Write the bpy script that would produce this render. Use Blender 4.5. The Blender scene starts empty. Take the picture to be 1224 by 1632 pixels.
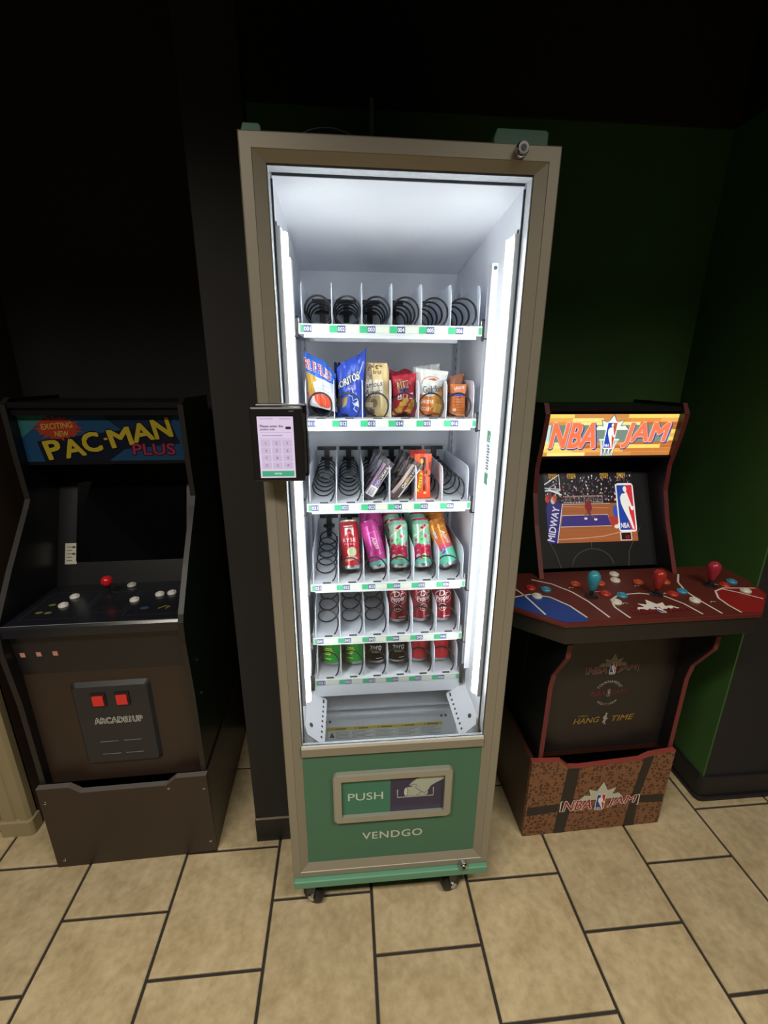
import bpy, bmesh, math, random
from mathutils import Vector, Matrix, Euler
random.seed(7)
PI = math.pi
SC = bpy.context.scene
COL = SC.collection

# ------------------------------------------------------------------ camera
def make_camera():
    f, yaw, pitch, roll = 703.6062, 0.087466, 0.301041, 0.007057
    cam = bpy.data.cameras.new('camera')
    cam.sensor_fit = 'HORIZONTAL'; cam.sensor_width = 36.0
    cam.lens = 36.0 * f / 1224.0
    cam.clip_start = 0.02
    o = bpy.data.objects.new('camera', cam); COL.objects.link(o)
    F = Vector((math.sin(yaw) * math.cos(pitch), math.cos(yaw) * math.cos(pitch), -math.sin(pitch)))
    R = Vector((math.cos(yaw), -math.sin(yaw), 0)); U = R.cross(F)
    c, s = math.cos(roll), math.sin(roll)
    R2 = c * R + s * U; U2 = -s * R + c * U
    m = Matrix((R2, U2, -F)).transposed().to_4x4()
    m.translation = Vector((-0.11208, -0.91714, 1.52429))
    o.matrix_world = m
    SC.camera = o
make_camera()

# ------------------------------------------------------------------ world, room lights, exposure
W = bpy.data.worlds.new('dim_room'); SC.world = W; W.use_nodes = True
W.node_tree.nodes['Background'].inputs[0].default_value = (1.0, 0.92, 0.80, 1)
W.node_tree.nodes['Background'].inputs[1].default_value = 0.018
def area_light(name, loc, sx, sy, power, col, spread):
    l = bpy.data.lights.new(name, 'AREA'); l.shape = 'RECTANGLE'; l.size = sx; l.size_y = sy
    l.energy = power; l.color = col; l.spread = math.radians(spread)
    o = bpy.data.objects.new(name, l); o.location = loc; COL.objects.link(o)
area_light('ceiling_panel_lamp', (-0.95, -1.30, 2.72), 1.2, 0.3, 38, (1.0, 0.93, 0.80), 130)
area_light('ceiling_panel_lamp', (1.00, -1.30, 2.72), 1.2, 0.3, 28, (1.0, 0.93, 0.80), 130)
SC.view_settings.view_transform = 'Standard'
SC.view_settings.look = 'None'
SC.view_settings.gamma = 1.0
SC.view_settings.use_curve_mapping = False
SC.view_settings.exposure = 0.0
SC.cycles.use_denoising = True
SC.cycles.max_bounces = 14
SC.cycles.diffuse_bounces = 12
SC.cycles.transparent_max_bounces = 16
SC.cycles.caustics_reflective = False
SC.cycles.caustics_refractive = False
SC.cycles.sample_clamp_indirect = 6.0
LED_POWER = 24.0

# ------------------------------------------------------------------ materials
def lin(h):
    if isinstance(h, str):
        h = h.lstrip('#'); v = [int(h[i:i + 2], 16) / 255 for i in (0, 2, 4)]
    else:
        v = [c / 255 for c in h]
    return tuple(c / 12.92 if c <= .04045 else ((c + .055) / 1.055) ** 2.4 for c in v)
_M = {}
def mat(name, col, rough=.5, metal=0., var=.08, scale=30., bump=0., bscale=None, spec=.5, emit=0., rand=0., stretch=None):
    """procedural principled material: colour with noise variation, optional bump / emission"""
    if name in _M: return _M[name]
    m = bpy.data.materials.new(name); m.use_nodes = True; _M[name] = m
    nt = m.node_tree; N = nt.nodes; L = nt.links; b = N['Principled BSDF']
    c = lin(col)
    tc = N.new('ShaderNodeTexCoord'); vec = tc.outputs['Object']
    if stretch:
        mp = N.new('ShaderNodeMapping'); mp.inputs['Scale'].default_value = stretch
        L.new(vec, mp.inputs['Vector']); vec = mp.outputs['Vector']
    nz = N.new('ShaderNodeTexNoise'); nz.inputs['Scale'].default_value = scale; nz.inputs['Detail'].default_value = 5
    L.new(vec, nz.inputs['Vector'])
    mx = N.new('ShaderNodeMix'); mx.data_type = 'RGBA'
    mx.inputs[6].default_value = (*[x * (1 - var) for x in c], 1)
    mx.inputs[7].default_value = (*[min(1, x * (1 + var)) for x in c], 1)
    L.new(nz.outputs['Fac'], mx.inputs[0])
    out = mx.outputs[2]
    if rand:
        oi = N.new('ShaderNodeObjectInfo'); hv = N.new('ShaderNodeHueSaturation')
        mr = N.new('ShaderNodeMapRange'); mr.inputs[3].default_value = 1 - rand; mr.inputs[4].default_value = 1 + rand
        L.new(oi.outputs['Random'], mr.inputs[0]); L.new(mr.outputs[0], hv.inputs['Value']); L.new(out, hv.inputs['Color'])
        out = hv.outputs['Color']
    L.new(out, b.inputs['Base Color'])
    b.inputs['Roughness'].default_value = rough; b.inputs['Metallic'].default_value = metal
    b.inputs['Specular IOR Level'].default_value = spec
    if bump:
        n2 = N.new('ShaderNodeTexNoise'); n2.inputs['Scale'].default_value = bscale or scale * 3; n2.inputs['Detail'].default_value = 4
        L.new(vec, n2.inputs['Vector'])
        bp = N.new('ShaderNodeBump'); bp.inputs['Strength'].default_value = bump; bp.inputs['Distance'].default_value = .002
        L.new(n2.outputs['Fac'], bp.inputs['Height']); L.new(bp.outputs['Normal'], b.inputs['Normal'])
    if emit:
        L.new(out, b.inputs['Emission Color']); b.inputs['Emission Strength'].default_value = emit
    return m
def ink(col, rough=.45):
    k = col if isinstance(col, str) else '%02x%02x%02x' % tuple(col)
    return mat('ink_%s_%d' % (k.lstrip('#'), int(rough * 100)), col, rough, var=.04, scale=60)
def smoked(col):
    c = [int(int(col[i:i + 2], 16) * .80) for i in (0, 2, 4)]
    return mat('smoked_' + col, c, .3, var=.05, scale=60)
def glow(strength, dim=.25):
    def f(col):
        k = col if isinstance(col, str) else '%02x%02x%02x' % tuple(col)
        nm = 'backlit_%s_%d' % (k.lstrip('#'), int(strength * 100))
        if nm in _M: return _M[nm]
        return mat(nm, col, .35, var=.04, scale=40, emit=strength)
    return f
def tile_material():
    m = bpy.data.materials.new('ceramic_tile'); m.use_nodes = True
    nt = m.node_tree; N = nt.nodes; L = nt.links; b = N['Principled BSDF']
    tc = N.new('ShaderNodeTexCoord'); oi = N.new('ShaderNodeObjectInfo')
    ad = N.new('ShaderNodeVectorMath'); ad.operation = 'ADD'
    sc = N.new('ShaderNodeVectorMath'); sc.operation = 'SCALE'; sc.inputs['Scale'].default_value = 1.0
    L.new(oi.outputs['Location'], sc.inputs[0]); L.new(tc.outputs['Object'], ad.inputs[0]); L.new(sc.outputs[0], ad.inputs[1])
    n1 = N.new('ShaderNodeTexNoise'); n1.inputs['Scale'].default_value = 9; n1.inputs['Detail'].default_value = 8; n1.inputs['Roughness'].default_value = .68
    n2 = N.new('ShaderNodeTexNoise'); n2.inputs['Scale'].default_value = 45; n2.inputs['Detail'].default_value = 6
    for n in (n1, n2): L.new(ad.outputs[0], n.inputs['Vector'])
    r = N.new('ShaderNodeValToRGB')
    r.color_ramp.elements[0].position = .3; r.color_ramp.elements[0].color = (*lin('a69370'), 1)
    r.color_ramp.elements[1].position = .72; r.color_ramp.elements[1].color = (*lin('cbb997'), 1)
    L.new(n1.outputs['Fac'], r.inputs[0])
    mx = N.new('ShaderNodeMix'); mx.data_type = 'RGBA'; mx.blend_type = 'MULTIPLY'; mx.inputs[0].default_value = .35
    r2 = N.new('ShaderNodeValToRGB'); r2.color_ramp.elements[0].position = .35; r2.color_ramp.elements[0].color = (.62, .58, .52, 1)
    r2.color_ramp.elements[1].position = .6; r2.color_ramp.elements[1].color = (1, 1, 1, 1)
    L.new(n2.outputs['Fac'], r2.inputs[0]); L.new(r.outputs[0], mx.inputs[6]); L.new(r2.outputs[0], mx.inputs[7])
    hv = N.new('ShaderNodeHueSaturation'); mr = N.new('ShaderNodeMapRange'); mr.inputs[3].default_value = .93; mr.inputs[4].default_value = 1.06
    L.new(oi.outputs['Random'], mr.inputs[0]); L.new(mr.outputs[0], hv.inputs['Value']); L.new(mx.outputs[2], hv.inputs['Color'])
    L.new(hv.outputs[0], b.inputs['Base Color'])
    b.inputs['Roughness'].default_value = .42; b.inputs['Specular IOR Level'].default_value = .35
    bp = N.new('ShaderNodeBump'); bp.inputs['Strength'].default_value = .25; bp.inputs['Distance'].default_value = .002
    L.new(n1.outputs['Fac'], bp.inputs['Height']); L.new(bp.outputs['Normal'], b.inputs['Normal'])
    return m
def glass_material():
    m = bpy.data.materials.new('door_glass'); m.use_nodes = True
    nt = m.node_tree; N = nt.nodes; L = nt.links
    N.remove(N['Principled BSDF']); out = N['Material Output']
    t = N.new('ShaderNodeBsdfTransparent'); t.inputs[0].default_value = (.97, .985, .98, 1)
    g = N.new('ShaderNodeBsdfGlossy'); g.inputs['Roughness'].default_value = .02
    fr = N.new('ShaderNodeFresnel'); fr.inputs['IOR'].default_value = 1.3
    mx = N.new('ShaderNodeMixShader')
    L.new(fr.outputs[0], mx.inputs[0]); L.new(t.outputs[0], mx.inputs[1]); L.new(g.outputs[0], mx.inputs[2]); L.new(mx.outputs[0], out.inputs[0])
    return m
def acrylic_material():
    m = bpy.data.materials.new('frosted_acrylic'); m.use_nodes = True
    nt = m.node_tree; N = nt.nodes; L = nt.links
    N.remove(N['Principled BSDF']); out = N['Material Output']
    d = N.new('ShaderNodeBsdfDiffuse'); t = N.new('ShaderNodeBsdfTranslucent'); g = N.new('ShaderNodeBsdfTransparent')
    tc = N.new('ShaderNodeTexCoord'); wv = N.new('ShaderNodeTexNoise'); wv.inputs['Scale'].default_value = 160
    rp = N.new('ShaderNodeValToRGB'); rp.color_ramp.elements[0].color = (.55, .57, .58, 1); rp.color_ramp.elements[1].color = (.97, .98, .97, 1)
    L.new(tc.outputs['Object'], wv.inputs['Vector']); L.new(wv.outputs['Fac'], rp.inputs[0])
    L.new(rp.outputs[0], t.inputs[0]); L.new(rp.outputs[0], d.inputs[0])
    m1 = N.new('ShaderNodeMixShader'); m1.inputs[0].default_value = .85
    m2 = N.new('ShaderNodeMixShader'); m2.inputs[0].default_value = .12
    L.new(d.outputs[0], m1.inputs[1]); L.new(t.outputs[0], m1.inputs[2]); L.new(m1.outputs[0], m2.inputs[1]); L.new(g.outputs[0], m2.inputs[2])
    L.new(m2.outputs[0], out.inputs[0])
    return m
def ball_skin_material():
    m = bpy.data.materials.new('pebbled_ball_print'); m.use_nodes = True
    nt = m.node_tree; N = nt.nodes; L = nt.links; b = N['Principled BSDF']
    tc = N.new('ShaderNodeTexCoord'); v = N.new('ShaderNodeTexVoronoi'); v.inputs['Scale'].default_value = 84; v.inputs['Randomness'].default_value = .7
    r = N.new('ShaderNodeValToRGB')
    r.color_ramp.elements[0].position = .34; r.color_ramp.elements[0].color = (*lin('4a2c1e'), 1)
    r.color_ramp.elements[1].position = .52; r.color_ramp.elements[1].color = (*lin('83583d'), 1)
    L.new(tc.outputs['Object'], v.inputs['Vector']); L.new(v.outputs['Distance'], r.inputs[0]); L.new(r.outputs[0], b.inputs['Base Color'])
    b.inputs['Roughness'].default_value = .5
    return m

STEEL = mat('champagne_steel', '938c7e', .42, metal=.25, var=.05, scale=14, stretch=(1, 1, 40), bump=.05, bscale=200)
WHITE = mat('white_enamel', 'e6e8ee', .32, var=.02, scale=12)
LINER = mat('white_liner', 'eef0f5', .30, var=.03, scale=10)
TRAYW = mat('white_tray', 'e4e7ea', .4, var=.03, scale=20)
GREEN = mat('green_enamel', '5f957a', .45, var=.04, scale=18)
GREENP = mat('green_panel', '44725a', .5, var=.04, scale=18)
BLACKP = mat('black_plastic', '1c1b1d', .35, var=.1)
BLACKM = mat('black_matte', '1d1b1b', .6, var=.1)
WIRE = mat('coil_wire', '24272b', .35, metal=.3, var=.1)
CHROME = mat('chrome', 'd0d0d0', .15, metal=1., var=.03)
ALU = mat('can_aluminium', 'd4d6d8', .25, metal=1., var=.03)
BLACKPAINT = mat('black_wall_paint', '1d1a1b', .75, var=.12, scale=8, bump=.15, bscale=120)
GREENWALL = mat('green_wall_paint', '38602a', .7, var=.10, scale=5, bump=.15, bscale=140)
GLASS = glass_material(); ACRYLIC = acrylic_material(); TILE = tile_material(); BALL = ball_skin_material()

# ------------------------------------------------------------------ mesh helpers
class MB:
    def __init__(s): s.v = []; s.f = []; s.m = []
    def add(s, vs, fs, mi=0):
        k = len(s.v); s.v += [tuple(p) for p in vs]
        for f in fs: s.f.append(tuple(i + k for i in f)); s.m.append(mi)
        return s
    def box(s, x0, x1, y0, y1, z0, z1, mi=0):
        return s.add([(x0, y0, z0), (x1, y0, z0), (x1, y1, z0), (x0, y1, z0), (x0, y0, z1), (x1, y0, z1), (x1, y1, z1), (x0, y1, z1)],
                     [(3, 2, 1, 0), (4, 5, 6, 7), (0, 1, 5, 4), (1, 2, 6, 5), (2, 3, 7, 6), (3, 0, 4, 7)], mi)
    def prism(s, pts, axis, lo, hi, mi=0):
        """extrude 2-D outline along axis; axis 0: pts=(y,z), 1: (x,z), 2: (x,y)"""
        def P(p, t): return [(t, p[0], p[1]), (p[0], t, p[1]), (p[0], p[1], t)][axis]
        n = len(pts)
        vs = [P(p, lo) for p in pts] + [P(p, hi) for p in pts]
        fs = [tuple(range(n))[::-1], tuple(range(n, 2 * n))] + [(i, (i + 1) % n, n + (i + 1) % n, n + i) for i in range(n)]
        return s.add(vs, fs, mi)
    def lathe(s, prof, n=28, c=(0, 0, 0), mi=0, cap0=True, cap1=True, axis=2):
        vs = []
        for r, z in prof:
            for k in range(n):
                a = 2 * PI * k / n
                p = (r * math.cos(a), r * math.sin(a), z)
                if axis == 1: p = (p[0], p[2], p[1])
                if axis == 0: p = (p[2], p[0], p[1])
                vs.append((c[0] + p[0], c[1] + p[1], c[2] + p[2]))
        fs = []
        for i in range(len(prof) - 1):
            for k in range(n):
                fs.append((i * n + k, i * n + (k + 1) % n, (i + 1) * n + (k + 1) % n, (i + 1) * n + k))
        if cap0: fs.append(tuple(range(n))[::-1])
        if cap1: fs.append(tuple(range((len(prof) - 1) * n, len(prof) * n)))
        return s.add(vs, fs, mi)
    def tube(s, path, r, n=8, mi=0, closed=False):
        path = [Vector(p) for p in path]; vs = []; N = len(path); up = None
        for i, p in enumerate(path):
            a = path[i - 1] if (i > 0 or closed) else path[i]; b = path[(i + 1) % N] if (i < N - 1 or closed) else path[i]
            d = (b - a).normalized()
            if up is None: up = Vector((0, 0, 1)) if abs(d.z) < .9 else Vector((1, 0, 0))
            x = up.cross(d); x.normalize(); up = d.cross(x)
            for k in range(n):
                t = 2 * PI * k / n; vs.append(p + x * (r * math.cos(t)) + up * (r * math.sin(t)))
        fs = []
        for i in range(N if closed else N - 1):
            j = (i + 1) % N
            for k in range(n): fs.append((i * n + k, i * n + (k + 1) % n, j * n + (k + 1) % n, j * n + k))
        if not closed: fs += [tuple(range(n))[::-1], tuple(range((N - 1) * n, N * n))]
        return s.add(vs, fs, mi)
    def xf(s, M):
        s.v = [tuple(M @ Vector(p)) for p in s.v]; return s
    def mesh(s, name, mats):
        me = bpy.data.meshes.new(name); me.from_pydata(s.v, [], s.f)
        for m in (mats if isinstance(mats, (list, tuple)) else [mats]): me.materials.append(m)
        me.polygons.foreach_set('material_index', s.m)
        bm = bmesh.new(); bm.from_mesh(me); bmesh.ops.recalc_face_normals(bm, faces=bm.faces); bm.to_mesh(me); bm.free()
        return me
    def build(s, name, mats, parent=None, smooth=False, bevel=0., seg=2, angle=35):
        return put(name, s.mesh(name, mats), parent, smooth, bevel, seg, angle)
def put(name, me, parent=None, smooth=False, bevel=0., seg=2, angle=35):
    o = bpy.data.objects.new(name, me); COL.objects.link(o)
    if parent: o.parent = parent
    if smooth:
        if smooth == 'auto':
            me.polygons.foreach_set('use_smooth', [True] * len(me.polygons))
            try: me.set_sharp_from_angle(angle=math.radians(angle))
            except Exception: pass
        else: me.polygons.foreach_set('use_smooth', [True] * len(me.polygons))
    if bevel:
        b = o.modifiers.new('bevel', 'BEVEL'); b.width = bevel; b.segments = seg; b.limit_method = 'ANGLE'
    return o
def box(name, x0, x1, y0, y1, z0, z1, m, parent=None, bevel=0., seg=2): return MB().box(x0, x1, y0, y1, z0, z1).build(name, m, parent, bevel=bevel, seg=seg)
def tag(o, label=None, cat=None, group=None, kind=None):
    if label: o['label'] = label
    if cat: o['category'] = cat
    if group: o['group'] = group
    if kind: o['kind'] = kind
    return o
def thing(name, label, cat, loc=(0, 0, 0), rot=(0, 0, 0), group=None):
    o = bpy.data.objects.new(name, None); COL.objects.link(o); o.empty_display_size = .05
    o.location = loc; o.rotation_euler = rot
    return tag(o, label, cat, group)
def copy_tree(o, parent=None):
    c = o.copy(); COL.objects.link(c)
    if parent: c.parent = parent
    for ch in list(o.children): copy_tree(ch, c)
    return c
def rrect(w, h, r, n=5, cx=0, cy=0):
    pts = []
    for sx, sy, a0 in ((1, 1, 0), (-1, 1, 90), (-1, -1, 180), (1, -1, 270)):
        for k in range(n + 1):
            a = math.radians(a0 + 90 * k / n); pts.append((cx + sx * (w / 2 - r) + r * math.cos(a), cy + sy * (h / 2 - r) + r * math.sin(a)))
    return pts

# ------------------------------------------------------------------ flat print
_G = {}
def glyphs(s, bold=0., shear=0., space=1.):
    k = (s, bold, shear, space)
    if k in _G: return _G[k]
    c = bpy.data.curves.new('lettering', 'FONT'); c.body = s; c.size = 1; c.offset = bold; c.shear = shear
    c.space_character = space; c.fill_mode = 'FRONT'; c.resolution_u = 3
    o = bpy.data.objects.new('lettering', c); COL.objects.link(o)
    dg = bpy.context.evaluated_depsgraph_get()
    me = bpy.data.meshes.new_from_object(o.evaluated_get(dg))
    vs = [(v.co.x, v.co.y) for v in me.vertices]; fs = [tuple(p.vertices) for p in me.polygons]
    bpy.data.objects.remove(o); bpy.data.curves.remove(c); bpy.data.meshes.remove(me)
    x0 = min(v[0] for v in vs); x1 = max(v[0] for v in vs); y0 = min(v[1] for v in vs); y1 = max(v[1] for v in vs)
    vs = [((x - x0), (y - y0)) for x, y in vs]
    _G[k] = (vs, fs, x1 - x0, y1 - y0); return _G[k]
STEP = .00025
class Art:
    def __init__(s): s.it = []
    def raw(s, vs, fs, c, k=1): s.it.append((vs, fs, c, k)); return s
    def poly(s, pts, c, k=1): return s.raw(list(pts), [tuple(range(len(pts)))], c, k)
    def rect(s, x0, y0, x1, y1, c, k=1): return s.poly([(x0, y0), (x1, y0), (x1, y1), (x0, y1)], c, k)
    def disc(s, x, y, rx, c, k=1, ry=None, n=24):
        ry = ry or rx
        return s.poly([(x + rx * math.cos(2 * PI * i / n), y + ry * math.sin(2 * PI * i / n)) for i in range(n)], c, k)
    def line(s, pts, w, c, k=1, closed=False):
        n = len(pts); P = [Vector((p[0], p[1])) for p in pts]; L = []; R = []
        for i in range(n):
            a = P[i - 1] if (i or closed) else P[i]; b = P[(i + 1) % n] if (i < n - 1 or closed) else P[i]
            d = (b - a); d = d.normalized() if d.length else Vector((1, 0)); q = Vector((-d.y, d.x)) * w / 2
            L.append(tuple(P[i] + q)); R.append(tuple(P[i] - q))
        vs = L + R; fs = [(i, (i + 1) % n, n + (i + 1) % n, n + i) for i in range(n if closed else n - 1)]
        return s.raw(vs, fs, c, k)
    def arc(s, x, y, r, a0, a1, w, c, k=1, ry=None, n=20):
        ry = ry or r
        return s.line([(x + r * math.cos(math.radians(a0 + (a1 - a0) * i / n)), y + ry * math.sin(math.radians(a0 + (a1 - a0) * i / n))) for i in range(n + 1)], w, c, k)
    def text(s, t, x, y, h, c, w=None, bold=0., shear=0., rot=0., k=2, anchor='c', space=1.):
        if bold > 0:
            for i in range(4):
                a_ = PI / 4 + PI / 2 * i; s.text(t, x + h * bold * math.cos(a_), y + h * bold * math.sin(a_), h, c, w, 0., shear, rot, k - .05 * (i + 1), anchor, space)
        vs, fs, gw, gh = glyphs(t, 0., shear, space)
        sy = h / gh; sx = (w / gw) if w else sy
        ox = {'c': -gw / 2, 'l': 0, 'r': -gw}[anchor]
        cr, sr = math.cos(math.radians(rot)), math.sin(math.radians(rot))
        out = []
        for a, b in vs:
            p, q = (a + ox) * sx, (b - gh / 2) * sy
            out.append((x + p * cr - q * sr, y + p * sr + q * cr))
        return s.raw(out, fs, c, k)
    def outlined(s, t, x, y, h, c, oc, ow=.05, **kw):
        k = kw.pop('k', 2)
        for i in range(8):
            a = 2 * PI * i / 8; s.text(t, x + h * (ow + kw.get('bold', 0.)) * math.cos(a), y + h * (ow + kw.get('bold', 0.)) * math.sin(a), h, oc, k=k + .04 * i, **{q: v for q, v in kw.items() if q != 'bold'})
        return s.text(t, x, y, h, c, k=k + 1, **kw)
    def build(s, name, parent, mapf, matf=ink, clip=None, ul=(), vl=(), label=None, smooth=False):
        bm = bmesh.new(); mats = []; idx = {}
        for vs, fs, c, k in s.it:
            ck = c if isinstance(c, str) else tuple(c)
            if ck not in idx: idx[ck] = len(mats); mats.append(matf(c))
            bv = [bm.verts.new((p[0], p[1], k * STEP)) for p in vs]
            for f in fs:
                try: fa = bm.faces.new([bv[i] for i in f]); fa.material_index = idx[ck]
                except ValueError: pass
        def cut(co, no, outer=False, inner=False):
            bmesh.ops.bisect_plane(bm, geom=bm.verts[:] + bm.edges[:] + bm.faces[:], plane_co=co, plane_no=no, clear_outer=outer, clear_inner=inner, dist=1e-7)
        if clip:
            cut((clip[0], 0, 0), (1, 0, 0), inner=True); cut((clip[2], 0, 0), (1, 0, 0), outer=True)
            cut((0, clip[1], 0), (0, 1, 0), inner=True); cut((0, clip[3], 0), (0, 1, 0), outer=True)
        for u in ul: cut((u, 0, 0), (1, 0, 0))
        for v in vl: cut((0, v, 0), (0, 1, 0))
        for v in bm.verts: v.co = Vector(mapf(v.co.x, v.co.y, v.co.z))
        me = bpy.data.meshes.new(name); bm.to_mesh(me); bm.free()
        for m in mats: me.materials.append(m)
        o = put(name, me, parent, smooth=smooth)
        if label: o['label'] = label
        return o
def plane(o, ux, uz):
    o = Vector(o); ux = Vector(ux).normalized(); uz = Vector(uz).normalized(); n = ux.cross(uz)
    return lambda u, v, h: o + ux * u + uz * v + n * h
def front(x, y, z): return plane((x, y, z), (1, 0, 0), (0, 0, 1))

def burst(a, cx, cy, w, h, c, k=1):
    P = [(-.5, .0), (-.38, .30), (-.24, .26), (-.30, .64), (-.12, .5), (0, 1), (.12, .5), (.30, .64), (.24, .26), (.38, .30), (.5, .0)]
    return a.poly([(cx + x * w, cy + y * h) for x, y in P], c, k)
def badge(a, cx, cy, w, h, k=3, blue='1f3f9c', red='c4202c', wh='f2f2f2', edge='f2f2f2'):
    """upright two-colour badge with a white dribbling figure"""
    a.poly(rrect(w, h, w * .16, 3, cx, cy), edge, k)
    iw, ih = w * .86, h * .92
    a.poly([(cx - iw / 2, cy - ih / 2), (cx + iw * .2, cy - ih / 2), (cx - iw * .08, cy), (cx + iw * .05, cy + ih / 2), (cx - iw / 2, cy + ih / 2)], blue, k + 1)
    a.poly([(cx + iw * .2, cy - ih / 2), (cx + iw / 2, cy - ih / 2), (cx + iw / 2, cy + ih / 2), (cx + iw * .05, cy + ih / 2), (cx - iw * .08, cy)], red, k + 1)
    S = [(.02, .33), (.10, .36), (.16, .30), (.22, .22), (.32, .10), (.40, -.02), (.34, -.06), (.24, .02), (.16, .02), (.20, -.12), (.30, -.28), (.42, -.48), (.30, -.48), (.16, -.32), (-.02, -.18), (-.18, -.04), (-.30, .08), (-.34, .22), (-.22, .30), (-.10, .32), (-.08, .30)]
    a.poly([(cx + x * iw, cy + y * ih) for x, y in S], wh, k + 2)
    a.disc(cx + .02 * iw, cy + .41 * ih, iw * .12, wh, k + 2, ry=ih * .065)
    a.disc(cx + .40 * iw, cy - .02 * ih, iw * .09, wh, k + 2, ry=ih * .05)
    a.text('NBA', cx - iw * .17, cy - ih * .40, ih * .11, wh, w=iw * .52, bold=.02, k=k + 2)
def jam_logo(a, cx, cy, w, leaf='c9c9c0', red='9c2430', oc='e8e0d8', k=1, brackets=True):
    burst(a, cx, cy + w * .02, w * .62, w * .30, '30302e', k); burst(a, cx, cy + w * .03, w * .58, w * .27, leaf, k + 1)
    for t, sx in (('NBA', -1), ('JAM', 1)):
        a.outlined(t, cx + sx * w * .285, cy - w * .03, w * .15, red, oc, .05, w=w * .36, bold=.015, shear=.15, k=k + 2)
    badge(a, cx, cy - w * .01, w * .12, w * .25, k=k + 4)
    if brackets:
        for sx in (-1, 1):
            x = cx + sx * w * .5
            a.line([(x - sx * w * .02, cy + w * .05), (x, cy + w * .05), (x, cy - w * .11), (x - sx * w * .02, cy - w * .11)], w * .012, oc, k + 2)

# ================================================================== THE SETTING
def build_room():
    floor = tag(MB().box(-2.6, 2.8, -4.2, .9, -.12, -.006).build('floor', mat('grout', '2a2521', .85, var=.2, scale=60)), kind='structure')
    s, x0, py = .30165, -.0588, .325
    g = .0042
    hx, hy = s / 2 - g, py / 2 - g
    b = .0022
    t = MB().add([(-hx, -hy, -.006), (hx, -hy, -.006), (hx, hy, -.006), (-hx, hy, -.006), (-hx, -hy, -b), (hx, -hy, -b), (hx, hy, -b), (-hx, hy, -b),
                  (-hx + b, -hy + b, 0), (hx - b, -hy + b, 0), (hx - b, hy - b, 0), (-hx + b, hy - b, 0)],
                 [(3, 2, 1, 0), (0, 1, 5, 4), (1, 2, 6, 5), (2, 3, 7, 6), (3, 0, 4, 7), (4, 5, 9, 8), (5, 6, 10, 9), (6, 7, 11, 10), (7, 4, 8, 11), (8, 9, 10, 11)])
    me = t.mesh('tile', TILE)
    for c in range(-6, 7):
        yj = .041 if c % 2 else -.120
        yj += .0045 * c * .5
        for r in range(-8, 3):
            y = yj + (r + .5) * py
            if y > .95 or (y < -1.6 and not -5 < c < 5): continue
            o = put('tile', me, floor); o.location = (x0 + (c + .5) * s, y, 0)
    # back wall: green paint below, black paint above
    wb = tag(box('wall_back', -.43, 1.6, .75, .83, -.01, 2.307, GREENWALL), kind='structure')
    tag(box('wall_back_upper', -.43, 1.6, .735, .83, 2.307, 2.8, BLACKPAINT), kind='structure')
    tag(box('wall_back_left', -1.3, -.43, .75, .83, -.01, 2.8, BLACKPAINT), kind='structure')
    # black wall end between the two alcoves
    tag(box('wall_middle', -.437, -.312, .222, .268, -.01, 2.8, BLACKPAINT, bevel=.002), kind='structure')
    bb = tag(box('baseboard_middle', -.4385, -.3105, .2205, .2695, -.005, .100, mat('black_base', '17151a', .5)), kind='structure')
    tr = MB().box(-.4385, -.3105, .2175, .2225, .1, .1045)
    tr.build('metal_strip', mat('dull_metal', 'a39a8c', .4, metal=.6), bb)
    MB().lathe([(.0045, 0), (.0045, .002), (.002, .0035)], 12, axis=1).xf(Matrix.Translation((-.428, .2185, .107)) @ Matrix.Scale(-1, 4, (0, 1, 0))).build('screw', CHROME, bb)
    # right return wall: green inner face, black end face, black base
    m = MB(); m.box(1.19, 1.196, .256, .75, .1, 2.307, 0); m.box(1.196, 2.6, .256, .75, .1, 2.8, 1); m.box(1.19, 1.196, .256, .75, 2.307, 2.8, 1)
    tag(MB().add(m.v, m.f).build('wall_right', [GREENWALL, BLACKPAINT]), kind='structure').data.polygons.foreach_set('material_index', m.m)
    br = MB(); br.prism([(1.181, .75), (1.181, .262), (1.188, .249), (1.2, .246), (2.6, .246), (2.6, .75)], 2, -.005, .104)
    br.prism([(1.176, .75), (1.176, .258), (1.184, .243), (1.2, .238), (2.6, .238), (2.6, .75)], 2, -.005, .016)
    tag(br.build('baseboard_right', mat('black_base', '17151a', .5), bevel=.003), kind='structure')
    # left return wall with beige casing on its end
    tag(box('wall_left', -2.6, -1.212, .345, .83, -.01, 2.8, mat('brown_wall_paint', '3a2d22', .7, var=.12, scale=7, bump=.15, bscale=120)), kind='structure')
    CAS = mat('beige_casing', '988a6b', .55, var=.06, scale=20)
    c = MB(); c.prism([(-1.212, .35), (-1.212, .322), (-1.222, .312), (-1.245, .312), (-1.25, .318), (-1.258, .318), (-1.262, .312), (-1.30, .312), (-1.304, .35)], 2, .06, 2.8)
    tag(c.build('trim_1', CAS), kind='structure')
    c = MB(); c.prism([(-1.205, .35), (-1.205, .312), (-1.214, .303), (-1.31, .303), (-1.31, .35)], 2, -.004, .062)
    tag(c.build('trim_2', CAS, bevel=.003), kind='structure')
    tag(box('wall_left_end', -2.6, -1.304, .325, .345, -.01, 2.8, mat('tan_wall_paint', '8d7d5e', .7, var=.06, scale=9)), kind='structure')
    tag(box('ceiling', -2.6, 2.8, -4.2, .83, 2.8, 2.88, mat('dark_ceiling', '2a2624', .8, var=.1, scale=6)), kind='structure')
build_room()

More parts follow.
